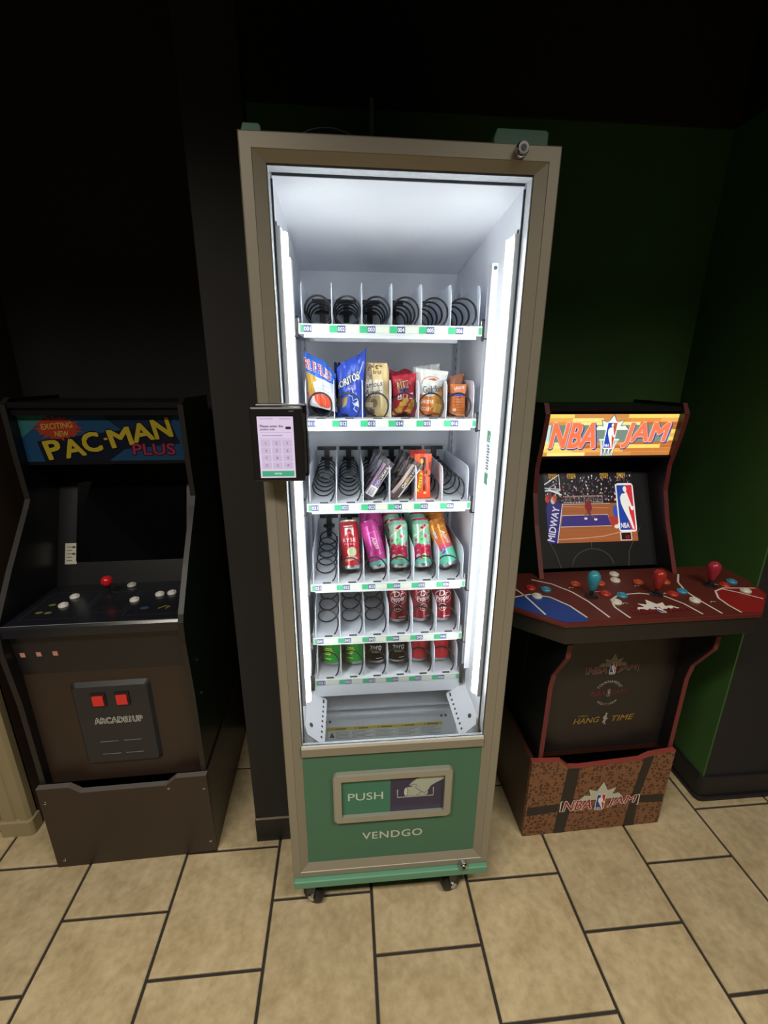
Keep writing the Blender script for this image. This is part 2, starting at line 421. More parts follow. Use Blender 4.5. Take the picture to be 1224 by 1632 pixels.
# ================================================================== VENDING MACHINE
ZB, ZT = .139, 1.918
TRAYS = [1.637, 1.420, 1.203, .972, .803, .661]
LX0, LP = -.2085, .0700
def lane_x(i): return LX0 + LP * (i + .5)
COILS = [(.031, 4.4, .0024, .222), (.029, 5.2, .0022, .208), (.0295, 5.4, .0021, .224), (.0285, 5.0, .0021, .218), (.0295, 3.9, .0022, .222), (.0295, 3.9, .0022, .222)]
VM = thing('vending_machine', 'tall steel framed vending machine with lit white interior and green lower door panel', 'vending machine')
def build_machine():
    # hollow green cabinet on casters
    m = MB(); m.box(-.28, -.242, .046, .60, .125, 1.925); m.box(.242, .28, .046, .60, .125, 1.925); m.box(-.242, .242, .56, .60, .125, 1.925)
    m.box(-.242, .242, .046, .56, 1.88, 1.925); m.box(-.242, .242, .046, .56, .125, .17)
    m.build('cabinet_shell', GREEN, VM)
    t = MB().box(-.283, .283, -.012, .60, .112, .1375); t.build('base_tray', GREEN, VM, bevel=.003)
    # door frame (mitred ring with a sloped inner band)
    m = MB()
    def ring(rs):
        n = 4; vs = []; fs = []
        for (ix, zb, zt, y) in rs: vs += [(-ix, y, zb), (ix, y, zb), (ix, y, zt), (-ix, y, zt)]
        for i in range(len(rs) - 1):
            for k in range(4): fs.append((i * 4 + k, i * 4 + (k + 1) % 4, (i + 1) * 4 + (k + 1) % 4, (i + 1) * 4 + k))
        m.add(vs, fs)
    ring([(.285, ZB, ZT, .044), (.285, ZB, ZT, .0025), (.2825, ZB + .0025, ZT - .0025, 0), (.2635, .160, 1.893, 0), (.2625, .161, 1.892, .0015), (.2415, .1815, 1.876, .012), (.2415, .1815, 1.876, .044), (.285, ZB, ZT, .044)])
    m.build('door_frame', STEEL, VM)
    m = MB(); m.prism([(.012, .567), (.004, .572), (.004, .596), (.008, .600), (.022, .600), (.044, .572), (.044, .567)], 0, -.2415, .2415); m.build('mid_rail', STEEL, VM)
    box('glass_pane', -.2415, .2415, .0125, .0150, .6015, 1.876, GLASS, VM)
    # clear spacer around the glass, grey gasket line behind it
    SPC = mat('clear_spacer', 'd9dde0', .3, var=.22, scale=120, spec=.6)
    box('glass_spacer', -.2415, .2415, .008, .022, .600, .6015, SPC, VM); box('glass_spacer', -.2415, .2415, .0155, .042, 1.8735, 1.876, SPC, VM)
    box('glass_spacer', -.2415, -.2395, .0155, .042, .6015, 1.8735, SPC, VM); box('glass_spacer', .2395, .2415, .0155, .042, .6015, 1.8735, SPC, VM)
    GK = mat('grey_gasket', '3d4048', .6)
    box('gasket', -.237, .237, .0425, .046, 1.869, 1.8735, GK, VM); box('gasket', -.2395, -.2360, .0425, .046, .60, 1.864, GK, VM); box('gasket', .2360, .2395, .0425, .046, .60, 1.864, GK, VM)
    # lower door panel with push flap
    box('lower_panel', -.2415, .2415, .0125, .044, .1815, .567, GREENP, VM)
    fr = MB(); cx, cz = 0., .421
    o1 = rrect(.327, .172, .014, 5, cx, cz); o2 = rrect(.319, .164, .011, 5, cx, cz); i1 = rrect(.283, .128, .004, 5, cx, cz); n = len(o1)
    vs = [(p[0], .0125, p[1]) for p in o1] + [(p[0], .002, p[1]) for p in o1] + [(p[0], -.001, p[1]) for p in o2] + [(p[0], -.001, p[1]) for p in i1] + [(p[0], .0125, p[1]) for p in i1]
    fs = [(r * n + k, r * n + (k + 1) % n, (r + 1) * n + (k + 1) % n, (r + 1) * n + k) for r in range(4) for k in range(n)]
    fr.add(vs, fs); fr.build('flap_frame', mat('brushed_silver', 'a9a89d', .35, metal=.5, var=.05), VM)
    flap = box('push_flap', -.1415, .1415, .0095, .0122, .357, .485, GREENP, VM); flap['label'] = 'green and purple push flap with hand icon'
    a = Art(); a.rect(-.1405, .3575, -.008, .4845, '3c7a62', 1); a.rect(-.008, .3575, .1405, .4845, '37314f', 1)
    a.text('PUSH', -.076, .419, .026, 'c9d3cb', w=.096, bold=.004, k=2)
    sk = 'a9b3a2'
    a.line([(.012, .435), (.012, .407), (.112, .407), (.112, .435)], .0035, sk, 2)
    can = rrect(.066, .032, .008, 4, .064, .426); a.poly(can, sk, 3); a.disc(.035, .426, .0055, 'c3cbb9', 4, ry=.0155); a.arc(.035, .426, .0055, 0, 360, .0012, '37314f', 5, ry=.0155)
    a.poly([(.043, .448), (.050, .458), (.064, .470), (.080, .476), (.104, .478), (.1400, .4845), (.1400, .464), (.118, .452), (.104, .442), (.096, .425), (.084, .418), (.078, .424), (.070, .432), (.060, .440)], sk, 4)
    a.line([(.043, .448), (.060, .452), (.066, .446), (.060, .440), (.070, .432), (.078, .424), (.072, .414), (.064, .412)], .0014, '37314f', 5)
    a.line([(.078, .424), (.088, .418), (.097, .428)], .0014, '37314f', 5)
    a.build('print', flap, front(0, .0094, 0))
    a = Art(); a.text('VENDGO', 0, .268, .026, 'c5cac0', w=.172, bold=.02, k=1, space=1.1); a.build('lettering', VM, front(0, .0123, 0), label='pale lettering on green lower panel')
    # locks
    for x, z in ((.207, 1.905), (.209, .150)):
        l = MB().lathe([(.0115, 0), (.0115, -.014), (.0095, -.018)], 20, (x, .0, z), axis=1).build('lock_barrel', CHROME, VM, smooth='auto')
        MB().lathe([(.005, -.018), (.005, -.0188)], 14, (x, 0, z), axis=1).build('key_slot', BLACKP, l)
    # casters
    for x, y, r in ((-.232, .030, 1.15), (.185, .030, 1.9), (-.225, .53, .2), (.19, .53, .5)):
        c = MB(); c.box(-.026, .026, -.026, .026, .104, .1125); c.lathe([(.012, .094), (.012, .104)], 16)
        for s in (-1, 1): c.prism([(-.018, .096), (.018, .096), (.012, .034), (-.006, .034)], 0, s * .017 - .0015, s * .017 + .0015)
        o = c.build('caster', BLACKP, VM); o.location = (x, y, 0); o.rotation_euler = (0, 0, r)
        w = MB().lathe([(.014, -.013), (.026, -.013), (.032, -.009), (.032, .009), (.026, .013), (.014, .013)], 24, (0, 0, .032), axis=0); w.build('wheel', mat('caster_tyre', '161616', .5), o, smooth='auto')
        MB().lathe([(.006, -.023), (.010, -.021), (.010, .021), (.006, .023)], 14, (0, 0, .034), axis=0).build('axle', CHROME, o)
    # things on top of the cabinet
    for x0, x1, zt in ((.17, .277, 1.962), (-.292, -.252, 1.950)):
        h = MB(); h.prism([(x0 + .006, 1.925), (x0 + .002, zt - .018), (x0 + .008, zt), (x1 - .004, zt), (x1, zt - .005), (x1, 1.925)], 1, .05, .13); h.build('hinge_cover', GREEN, VM, bevel=.002)
    an = MB().tube([(-.040, .30, 1.925), (-.040, .30, 2.115)], .0055, 10); an.tube([(-.040, .30, 1.925), (-.040, .30, 1.955)], .008, 10); an.build('antenna', mat('grey_antenna', '8f8f92', .5), VM, smooth='auto')
    pts = [(-.181 + .13 * t, .10, 1.942 + .028 * math.sin(PI * (t * .8 + .2)) - .004 * t) for t in [i / 14 for i in range(15)]]
    MB().tube([(-.181, .10, 1.925)] + pts + [(-.05, .12, 1.926)], .0035, 8).build('cable', BLACKP, VM, smooth=True)
    # liner
    MB().box(-.2415, -.2365, .043, .56, .17, 1.88).build('liner_side', LINER, VM); MB().box(.2365, .2415, .043, .56, .17, 1.88).build('liner_side', LINER, VM)
    box('liner_back', -.2365, .2365, .553, .56, .17, 1.88, LINER, VM)
    MB().prism([(.043, 1.868), (.553, 1.817), (.553, 1.88), (.043, 1.88)], 0, -.2365, .2365).build('liner_ceiling', LINER, VM)
    box('liner_floor', -.2365, .2365, .043, .553, .17, .18, LINER, VM); box('chute_bounce_plate', -.2365, .2365, .046, .2495, .355, .36, WHITE, VM)  # second box: unseen white plate added to bounce light onto the chute panel
    # led strips
    LED = bpy.data.materials.new('led_light'); LED.use_nodes = True; b = LED.node_tree.nodes['Principled BSDF']
    b.inputs['Emission Color'].default_value = (.96, .98, 1.0, 1); b.inputs['Emission Strength'].default_value = LED_POWER; b.inputs['Base Color'].default_value = (.9, .9, .9, 1)
    CHIP = LED.copy(); CHIP.name = 'led_reflection_glow'; CHIP.node_tree.nodes['Principled BSDF'].inputs['Emission Strength'].default_value = LED_POWER * .5  # emission for dots on the liner that stand for reflections of the LEDs
    for s in (-1, 1):
        c = MB(); c.prism([(s * .2365, .044), (s * .228, .044), (s * .2265, .0455), (s * .2265, .075), (s * .2365, .075)], 2, .700, 1.79)
        st = c.build('led_strip', WHITE, VM)
        d = MB(); d.prism([(s * .2264, .0500), (s * .2185, .0505), (s * .2150, .0580), (s * .2175, .0680), (s * .2264, .0740)], 2, .706, 1.782); d.build('diffuser', LED, st)
        ch = MB()
        for i in range(64):
            z = .728 + i * (1.05 / 63); ch.box(min(s * .2366, s * .2352), max(s * .2366, s * .2352), .084, .089, z - .0025, z + .0025)
        tag(ch.build('led_reflection_dots', CHIP, st), kind='stuff')
        for z in (.694, 1.797): MB().lathe([(.0035, 0), (.0035, .002)], 10, (s * .2365 - s * .002 if s > 0 else s * .2365, .056, z), axis=0).build('end_screw', mat('dark_screw', '55585c', .5), st)
        # slotted shelf rail
        y0 = .165
        r = MB(); r.prism([(s * .2365, y0), (s * .222, y0), (s * .222, y0 + .003), (s * .2325, y0 + .003), (s * .2325, y0 + .022), (s * .222, y0 + .022), (s * .222, y0 + .025), (s * .2365, y0 + .025)], 2, .70, 1.765)
        rl = r.build('shelf_rail', WHITE, VM)
        sl = MB()
        for i in range(42):
            z = .715 + i * .025; sl.box(min(s * .2328, s * .2318), max(s * .2328, s * .2318), y0 + .0085, y0 + .0135, z, z + .012)
        tag(sl.build('slots', mat('slot_dark', '4b4e58', .7), rl), kind='stuff')
        MB().lathe([(.004, -.002), (.004, .0)], 10, (s * .2295, y0, 1.755), axis=1).build('screw', mat('dark_screw', '55585c', .5), rl)
        r2 = MB().prism([(s * .2365, .47), (s * .228, .47), (s * .228, .50), (s * .2365, .50)], 2, .70, 1.765); r2 = r2.build('rear_rail', WHITE, VM)
        sl = MB()
        for i in range(42):
            z = .715 + i * .025; sl.box(min(s * .2283, s * .2276), max(s * .2283, s * .2276), .482, .487, z, z + .012)
        tag(sl.build('slots', mat('slot_dark', '4b4e58', .7), r2), kind='stuff')
    # sticker on the inner right wall
    stk = MB().box(.2358, .2365, .112, .152, 1.262, 1.398).build('wall_sticker', ink('e4e8ea'), VM); stk['label'] = 'green and white sticker on inner right wall'
    a = Art(); a.rect(.002, .108, .038, .134, '2f7d55'); a.rect(.002, .002, .038, .030, '2f7d55'); a.arc(.02, .117, .006, 0, 360, .0016, 'f0f0f0', 2)
    for i in range(9): a.rect(.006 + .0036 * (i % 2), .04 + .007 * i, .03 - .004 * (i % 3), .0435 + .007 * i, '3a3f45')
    a.build('print', stk, plane((.2357, .152, 1.262), (0, -1, 0), (0, 0, 1)))
    # delivery chute below the trays
    box('chute_fascia', -.222, .222, .1965, .203, .600, .638, WHITE, VM)
    m = MB(); m.prism([(.25, .18), (.25, .476), (.24, .479), (.24, .487), (.265, .489), (.265, .508), (.238, .511), (.238, .520), (.34, .523), (.34, .18)], 0, -.2365, .2365); m.build('chute_panel', WHITE, VM)
    lb = MB().box(-.1895, .1885, .2485, .2498, .3845, .4345).build('warning_label', ink('dfe2e0'), VM); lb['label'] = 'white warning label with yellow header strip'
    a = Art()
    for i in range(5):
        x = -.2035 + i * .0814; a.rect(x + .001, .308, x + .0806, .3235, 'd6bb3c'); a.disc(x + .018, .3155, .004, '2b2b22', 2, n=3); a.rect(x + .026, .313, x + .066 - .004 * (i % 2), .318, '5a5330', 2)
        a.rect(x, .267, x + .0008, .3235, '6d7070', 2)
        for r in range(6):
            if i == 0: a.rect(x + .03, .300 - .006 * r, x + .076, .3022 - .006 * r, '8c9093', 1)
            else: a.rect(x + .005, .301 - .006 * r, x + .076 - .012 * ((r * 7 + i) % 3), .3032 - .006 * r, '8c9093', 1)
    a.poly([(-.196, .276), (-.178, .276), (-.187, .302)], '33373a', 2)
    a.build('print', lb, (lambda u, v, h: (u * .93 - .0005, .2484 - h, .3850 + (v - .266) * .855)))
    for x in (-.208, -.193, .198, .213): MB().lathe([(.004, -.003), (.004, 0)], 10, (x * .93, .25, .457), axis=1).build('screw', mat('dark_screw', '55585c', .5), VM)
    HOLE = mat('hole_dark', '2d3038', .8)
    for s in (-1, 1):
        P = [Vector((s * .2355, .225, .625)), Vector((s * .183, .205, .583)), Vector((s * .183, .028, .583)), Vector((s * .2355, .028, .625))]
        ex = (P[1] - P[0]); ex.y = 0; ex.normalize(); ey = Vector((0, 1, 0)); nn = ex.cross(ey) * s; Wd = (Vector((P[1].x, 0, P[1].z)) - Vector((P[0].x, 0, P[0].z))).length
        O = Vector((s * .2355, 0, .625))
        out = [(0, .225), (.012, .228), (Wd, .200), (Wd, .030), (Wd - .02, .030), (.012, .034), (0, .06)]
        if nn.z < 0: nn = -nn
        vs = [O + ex * a_ + ey * b_ for a_, b_ in out] + [O + ex * a_ + ey * b_ - nn * .0025 for a_, b_ in out]; n = len(out)
        br = MB().add(vs, [tuple(range(n)), tuple(range(n, 2 * n))[::-1]] + [(i, (i + 1) % n, n + (i + 1) % n, n + i) for i in range(n)])
        b_ = br.build('chute_bracket', WHITE, VM)
        hl = MB()
        for (u, v, r) in [(Wd - .012, .183 - .019 * i, .0032) for i in range(8)] + [(Wd - .012, .190, .003), (.022, .205, .0042), (.020, .072, .0058)]:
            vs = [O + ex * (u + r * math.cos(2 * PI * i / 12)) + ey * (v + 1.35 * r * math.sin(2 * PI * i / 12)) + nn * .0003 for i in range(12)]
            hl.add(vs, [tuple(range(12))])
        tag(hl.build('holes', HOLE, b_), kind='stuff')
def build_trays():
    DIV = mat('white_divider', 'd9dde6', .42, var=.03, scale=20)
    H = .092
    prof = [(.203, 0), (.203, H - .032), (.207, H - .014), (.216, H - .003), (.225, H), (.50, H), (.515, H - .015), (.515, 0)]
    dv = MB().prism(prof, 0, -.0009, .0009).mesh('divider', DIV)
    motor = MB(); motor.box(-.008, .008, .508, .522, .045, .118); motor.box(-.018, .018, .506, .520, .080, .088); motor.box(-.03, .03, .516, .5235, .110, .121)
    motor = motor.mesh('motor_mount', BLACKP)
    clip = MB(); clip.prism([(.186, -.03), (.196, -.034), (.205, -.03), (.205, .012), (.196, .016), (.190, .010), (.193, -.012)], 0, -.0045, .0045); clip = clip.mesh('end_clip', BLACKP)
    stop = MB().box(-.011, .011, .1990, .2035, -.0003, .0022).mesh('stop_tab', mat('tab_dark', '3c4045', .6))
    for r, z in enumerate(TRAYS):
        t = MB(); t.box(-.2165, .2185, .203, .53, -.0035, -.0005); t.box(-.2165, .2185, .197, .2035, -.0225, -.0005)
        t.box(-.2165, -.2150, .203, .53, -.0225, .012); t.box(.2170, .2185, .203, .53, -.0225, .012); t.box(-.2165, .2185, .524, .53, -.02, .10)
        t.box(-.205, .207, .2035, .216, -.030, -.0035); t.box(-.19, .192, .33, .345, -.03, -.0035)
        tr = t.build('shelf_tray', TRAYW, VM); tr.location = (0, 0, z)
        for i in range(7):
            o = put('divider', dv, tr); o.location = (LX0 + LP * i + (.001 if i == 0 else -.001 if i == 6 else 0), 0, 0)
        rc, n, rw, y0 = COILS[r]
        pth = []; y1 = .50; N = int(n * 22); a0 = -.15
        for k in range(N + 1):
            f = k / N; a = a0 + 2 * PI * n * f
            pth.append((rc * math.cos(a), y0 + (y1 - y0) * f, rc * math.sin(a) + rc + rw + .0012))
        zc = rc + rw + .0012
        tail = [(rc * .62, max(y0 - .022, .2065), .0035), (rc * .78, max(y0 - .016, .207), zc * .30), (rc * .90, max(y0 - .010, .2075), zc * .52), (rc * .97, y0 - .004 if y0 > .212 else y0 - .0003, zc * .72)]
        cm = MB().tube(tail + pth, rw, 6).mesh('coil', WIRE); cm.polygons.foreach_set('use_smooth', [True] * len(cm.polygons))
        sp = box('label_strip', -.2155, .2175, .1955, .197, -.0205, -.0025, ink('cfd5cd'), tr)
        for i in range(6):
            x = lane_x(i)
            o = put('coil', cm, tr); o.location = (x, 0, 0)
            o = put('motor_mount', motor, tr); o.location = (x, 0, -.022)
            o = put('stop_tab', stop, tr); o.location = (x + .002, 0, 0)
            a = Art(); lx = LX0 + LP * i
            a.rect(lx - .006, -.019, lx + .0115, -.004, '3fb57f', 1) if i else a.rect(lx - .003, -.019, lx + .0035, -.004, '3fb57f', 1)
            a.rect(lx + .0118 - (.008 if i == 0 else 0), -.019, lx + .0305 - (.008 if i == 0 else 0), -.004, '4a5584', 1)
            a.text('0%d%d' % (r, i + 1), lx + .0211 - (.008 if i == 0 else 0), -.0115, .0088, 'eef0f4', w=.0155, bold=.03, k=2)
            a.rect(lx + .0325 - (.008 if i == 0 else 0), -.018, lx + .062, -.005, 'dde2d4', 1)
            if i == 5: a.rect(.209, -.019, .2165, -.004, '3fb57f', 1)
            a.build('number_tag', tr, front(0, .1954, 0))
        for s, x in ((-1, -.2215), (1, .2235)):
            o = put('end_clip', clip, tr); o.location = (x, 0, 0)
def build_terminal():
    t = MB(); t.box(-.2935, -.1935, -.048, -.030, 1.320, 1.4655)
    tm = t.build('payment_terminal', BLACKP, VM, bevel=.004); tm['label'] = 'black payment tablet with lit keypad screen'
    m = MB().box(-.286, -.1875, -.030, -.002, 1.326, 1.470); m.build('mounting_bracket', mat('bracket_black', '121214', .3), tm, bevel=.003)
    m = MB().box(-.1935, -.1905, -.034, -.018, 1.335, 1.452); m.build('side_rail', mat('rail_grey', '6c6a66', .35, metal=.6), tm)
    E = glow(.55); a = Art(); w, h = .068, .119; x0, z0 = -.2795, 1.3285
    a.rect(0, 0, w, h, 'c9bcdb', 1); a.rect(.003, .003, w - .003, .014, '3f9a78', 2); a.text('ENTER', w / 2, .0085, .0032, 'e8f4ee', k=3)
    a.text('Please enter the', .005, .101, .0046, '3b2d52', bold=.03, anchor='l', k=2); a.text('product code', .005, .0945, .0046, '3b2d52', bold=.03, anchor='l', k=2)
    a.poly(rrect(.011, .005, .0024, 3, .058, .0975), '2f2638', 2); a.rect(.005, .114, .03, .1155, '9d8fb2', 2); a.rect(.042, .114, .063, .1155, '9d8fb2', 2)
    a.line([(.005, .077), (.063, .077), (.063, .089), (.005, .089)], .0005, '9a90ad', 2, closed=True); a.rect(.008, .0825, .046, .084, '8f84a5', 3)
    for i, k in enumerate('123456789C0<'):
        cx, cz = .0135 + .0205 * (i % 3), .0685 - .0145 * (i // 3)
        a.rect(cx - .0092, cz - .0064, cx + .0092, cz + .0064, 'b7aaca', 2); a.text(k, cx, cz, .0048, '5c4f74', k=3)
    sc = a.build('screen', tm, front(x0, -.0481, z0), E)
    a = Art(); a.rect(0, 0, .009, .0018, '777777', 1); a.build('maker_mark', tm, front(-.219, -.0481, 1.4565))
build_machine(); build_trays(); build_terminal()

# ================================================================== PRODUCTS
def can_proto(name, R, H, col, art, rimcol=ALU, vs=1., basecol=ALU, rough=.22, metal=.35):
    t = thing(name, 'can', 'can')
    cm = mat(name + '_paint_' + col, col, rough, metal=metal, var=.04, scale=40, spec=.5 if metal else .06)
    b0, b1 = .008, H - .017
    MB().lathe([(R, b0 + .003), (R, b1)], 32, cap0=False, cap1=False).build('body', cm, t, smooth=True)
    MB().lathe([(R * .70, .004), (R * .76, .0005), (R * .80, .0), (R * .90, .004), (R, b0 + .003)], 32, cap1=False).build('bottom', basecol, t, smooth=True)
    MB().lathe([(R, b1), (R * .985, b1 + .004), (R * .87, H - .005)], 32, cap0=False, cap1=False).build('neck', cm, t, smooth=True)
    ld = MB().lathe([(R * .87, H - .005), (R * .90, H - .002), (R * .89, H), (R * .85, H), (R * .83, H - .004)], 32, cap0=False).build('lid', rimcol, t, smooth='auto')
    tb = MB(); tb.prism(rrect(.012, .020, .005, 4, 0, -.004), 2, H - .0038, H - .0026); tb.build('pull_tab', ALU, ld)
    if art:
        lines = [R * math.radians(d) for d in range(-180, 181, 10)]
        art.build('printed_label', t, lambda u, v, h: ((R + h * .6) * math.sin(u / R), -(R + h * .6) * math.cos(u / R), v * vs), lambda c: mat('canprint_' + c, c, rough, metal=.15, var=.03), clip=(-R * PI, (b0 + .003) / vs, R * PI, b1 / vs), ul=lines, smooth=False)
    return t
_first = set()
def place(proto, loc, rot, label, group):
    o = proto if id(proto) not in _first else copy_tree(proto)
    _first.add(id(proto))
    o.location = loc; o.rotation_mode = 'ZYX'; o.rotation_euler = rot; o['label'] = label; o['group'] = group
    return o
def build_cans():
    rs, hs = .0272, .1435
    # slim cans on the fourth tray
    a = Art(); a.rect(-.016, .128, .010, .137, 'f2ece4', 1); a.text('SMOOTH', -.003, .1325, .004, 'c03a3e', w=.02, k=2, bold=.02)
    a.poly([(-.014, .100), (-.014, .125), (.012, .125), (.012, .100), (-.001, .110)], 'f4efe8', 1); a.poly([(-.0075, .104), (-.0075, .117), (-.001, .122), (.0055, .117), (.0055, .104), (-.001, .112)], 'c7353d', 2)
    a.text('RYSE', -.002, .088, .011, 'f6f1ea', w=.038, bold=.02, k=2, space=1.25); a.text('FUEL', -.002, .076, .005, 'f0c9c4', w=.03, k=2, space=1.3)
    a.disc(.004, .052, .014, 'e7e6b0', 1, ry=.014); a.disc(.004, .055, .009, 'cfe0b8', 2); a.poly([(-.018, .035), (.0, .044), (.020, .035), (.020, .03), (-.018, .022)], 'f09a8c', 1)
    red = can_proto('energy_can', rs, hs, 'cf3840', a, rimcol=mat('pale_rim', 'd9d6b8', .3, metal=.5), vs=.957)
    BACK = math.radians(-26)
    place(red, (lane_x(1) + .002, .262, TRAYS[3] + .0115), (BACK, math.radians(-3), .02), 'slim red energy drink can with white lettering beside the empty coil', 'slim energy drink cans on the fourth tray')
    a = Art(); a.rect(-.2, .011, .2, .024, '7fd6bf', 1)
    a.text('Alani', .001, .078, .012, 'e9f0e2', rot=-78, shear=.3, bold=.02, k=2, w=.042); a.line([(-.018, .108), (.0, .112), (.012, .110)], .0014, 'f0a9d4', 1)
    for i in range(9): a.poly([(-.03 + .009 * i, .03 + .008 * (i % 3)), (-.024 + .009 * i, .042 + .007 * (i % 2)), (-.027 + .009 * i, .058), (-.033 + .009 * i, .045)], ['d6398f', 'ee8cc6', 'c02f80'][i % 3], 1)
    a.line([(.010, .13), (.015, .10), (.013, .075), (.017, .04)], .0012, 'f7b6de', 1)
    pink = can_proto('energy_can', rs, hs, 'db4fa2', a, rimcol=mat('pink_rim', 'b84a86', .3, metal=.5), vs=.957)
    def cherry():
        a = Art(); a.rect(-.2, .011, .2, .024, '86dcc0', 1)
        a.poly([(-.03, .06), (-.01, .075), (.012, .066), (.03, .08), (.03, .03), (-.03, .026)], 'c2264e', 1)
        a.poly([(-.03, .122), (-.012, .105), (.02, .13), (.03, .118), (.03, .135), (-.03, .135)], 'bfe3c4', 1)
        a.poly([(-.006, .118), (.008, .130), (.016, .130), (.006, .116)], 'bb2148', 2); a.line([(-.03, .095), (-.012, .103), (.008, .118), (.022, .129)], .004, 'efe6b4', 2)
        a.poly([(-.016, .082), (-.004, .090), (.006, .104), (.008, .09), (.018, .08), (.004, .077), (-.002, .066)], '8fe0a4', 3); a.disc(-.001, .085, .004, '63b84d', 4)
        for x, y, r in ((-.019, .085, .0055), (-.019, .068, .0055), (.012, .096, .006), (.002, .062, .008), (-.013, .05, .006), (.012, .054, .006)):
            a.disc(x, y, r, 'd22b52', 3); a.arc(x, y, r * .55, 30, 200, .0012, 'f4b7c4', 4)
        a.text('Alani', .020, .084, .011, 'f6e9ea', rot=-80, shear=.3, w=.04, bold=.02, k=5)
        for x, y, r, c in ((-.014, .035, .007, 'e9c9d4'), (.004, .034, .008, 'c3e79a'), (.016, .04, .006, 'e0417a'), (-.002, .034, .004, 'd8335f')): a.disc(x, y, r, c, 3)
        a.disc(.004, .034, .005, '9cd670', 4)
        return a
    cher = can_proto('energy_can', rs, hs, '9cd9bd', cherry(), rimcol=mat('cherry_rim', 'b02a48', .3, metal=.5), vs=.957)
    a = Art(); a.rect(-.2, .011, .2, .056, '77d8b8', 1); a.rect(-.2, .056, .2, .07, 'e0596f', 1); a.rect(-.2, .07, .2, .092, 'e2704e', 1)
    a.text('Alani', .010, .090, .012, 'fbf3e6', rot=-78, shear=.3, w=.046, bold=.02, k=2); a.line([(-.010, .122), (.018, .124)], .0014, 'f6dc9e', 2); a.line([(-.006, .118), (-.004, .07)], .001, 'f6c98e', 2)
    for x, y in ((-.016, .053), (-.008, .048), (-.013, .044), (-.004, .056)): a.disc(x, y, .004, 'a64fb0', 2)
    a.disc(-.02, .108, .006, 'b9a9b4', 2); a.disc(-.018, .096, .005, 'b9a9b4', 2)
    orange = can_proto('energy_can', rs, hs, 'e08a36', a, rimcol=mat('orange_rim', 'c9783a', .3, metal=.5), vs=.957)
    g = 'slim energy drink cans on the fourth tray'; z = TRAYS[3]
    place(pink, (lane_x(2) + .014, .262, z + .0125), (BACK, math.radians(-13), .1), 'front slim pink energy drink can leaning left in its lane', g)
    place(pink, (lane_x(2) + .012, .322, z + .0115), (BACK, math.radians(-3), .4), 'second slim pink can, upright just behind the front pink one', g)
    place(pink, (lane_x(2) - .008, .386, z + .0115), (BACK, math.radians(-2), -.3), 'rearmost slim pink can deep in its lane', g)
    place(cher, (lane_x(3) + .004, .262, z + .0115), (BACK, math.radians(-1), -.25), 'front slim cherry patterned can next to the leaning pink can', g)
    place(cher, (lane_x(3) - .004, .324, z + .0115), (BACK, math.radians(-4), -.9), 'slim cherry patterned can second in line behind the pink neighbour', g)
    place(cher, (lane_x(4) + .002, .262, z + .0115), (BACK, math.radians(-1), -.1), 'front slim cherry patterned can next to the orange can', g)
    place(cher, (lane_x(4) - .001, .322, z + .0115), (BACK, 0, .3), 'slim cherry patterned can second in the lane beside the orange cans', g)
    place(cher, (lane_x(4) - .004, .384, z + .0115), (BACK, math.radians(-2), .6), 'rearmost slim cherry patterned can beside the rearmost orange can', g)
    place(orange, (lane_x(5) + .012, .262, z + .0145), (BACK, math.radians(-17), .05), 'front slim orange can with teal bottom leaning left', g)
    place(orange, (lane_x(5) + .001, .322, z + .0115), (BACK, math.radians(-6), .5), 'second slim orange can behind the leaning one', g)
    place(orange, (lane_x(5) - .008, .384, z + .0115), (BACK, math.radians(-4), -.5), 'rearmost slim orange can deep in the last lane', g)
    # ordinary soda cans on the two lowest trays
    R, H = .0305, .122
    def pepper():
        a = Art(); a.text('Dr', .001, .089, .017, 'f2e9e6', shear=.15, bold=.012, k=2); a.text('Pepper', -.001, .072, .020, 'f2e9e6', w=.044, shear=.15, bold=.012, k=2, rot=8)
        a.arc(.0, .078, .027, -70, 70, .0012, 'e8d8d4', 1, ry=.02); a.arc(0, .078, .027, 110, 250, .0012, 'e8d8d4', 1, ry=.02)
        a.arc(-.003, .046, .011, 0, 360, .0014, 'e8cfcb', 2); a.text('23', -.003, .046, .009, 'e8cfcb', bold=.02, k=2); a.rect(.0, .0165, .022, .0185, 'e3c9c6', 1)
        return a
    dp = can_proto('soda_can', R, H, '8c1f2b', pepper())
    g = 'soda cans on the two lowest trays'; z = TRAYS[4] + .005; y = .272; BK = math.radians(-10)
    place(dp, (lane_x(3) + .001, y, z), (BK, 0, -.05), 'dark red soda can nearest the empty coils on the fifth tray', g)
    place(dp, (lane_x(4) + .001, y, z), (BK, 0, .25), 'middle dark red soda can of three with its lettering turned right', g)
    place(dp, (lane_x(5) - .003, y - .002, z), (BK, 0, -.05), 'dark red soda can in the rightmost lane of the fifth tray', g)
    z = TRAYS[5] + .005
    a = Art(); a.text('Sprite', .0, .094, .016, 'e9f2ea', w=.05, shear=.2, bold=.03, k=2)
    for i in range(4): a.rect(-.022 + .002 * (i % 2), .036 + .006 * i, -.002 + .004 * ((i * 3) % 4), .0395 + .006 * i, 'bfe04a', 1)
    a.rect(-.02, .022, .0, .025, 'a7d848', 1)
    sp = can_proto('soda_can', R, H, '1f9b3a', a)
    place(sp, (lane_x(0) + .008, y, z), (BK, 0, -.1), 'green lemon soda can in the leftmost lane of the bottom tray', g)
    place(sp, (lane_x(1) + .006, y, z), (BK, 0, -.15), 'green lemon soda can next to a black can', g)
    a = Art(); a.text('zero', .0, .052, .014, 'f0f0f0', w=.036, bold=.035, k=2); a.text('SUGAR', .002, .040, .006, 'e0e0e0', w=.03, bold=.02, k=2); a.rect(.0, .018, .02, .0205, 'c9c9c9', 1)
    a.text('Cola', -.002, .095, .02, 'c5202c', shear=.2, k=2)
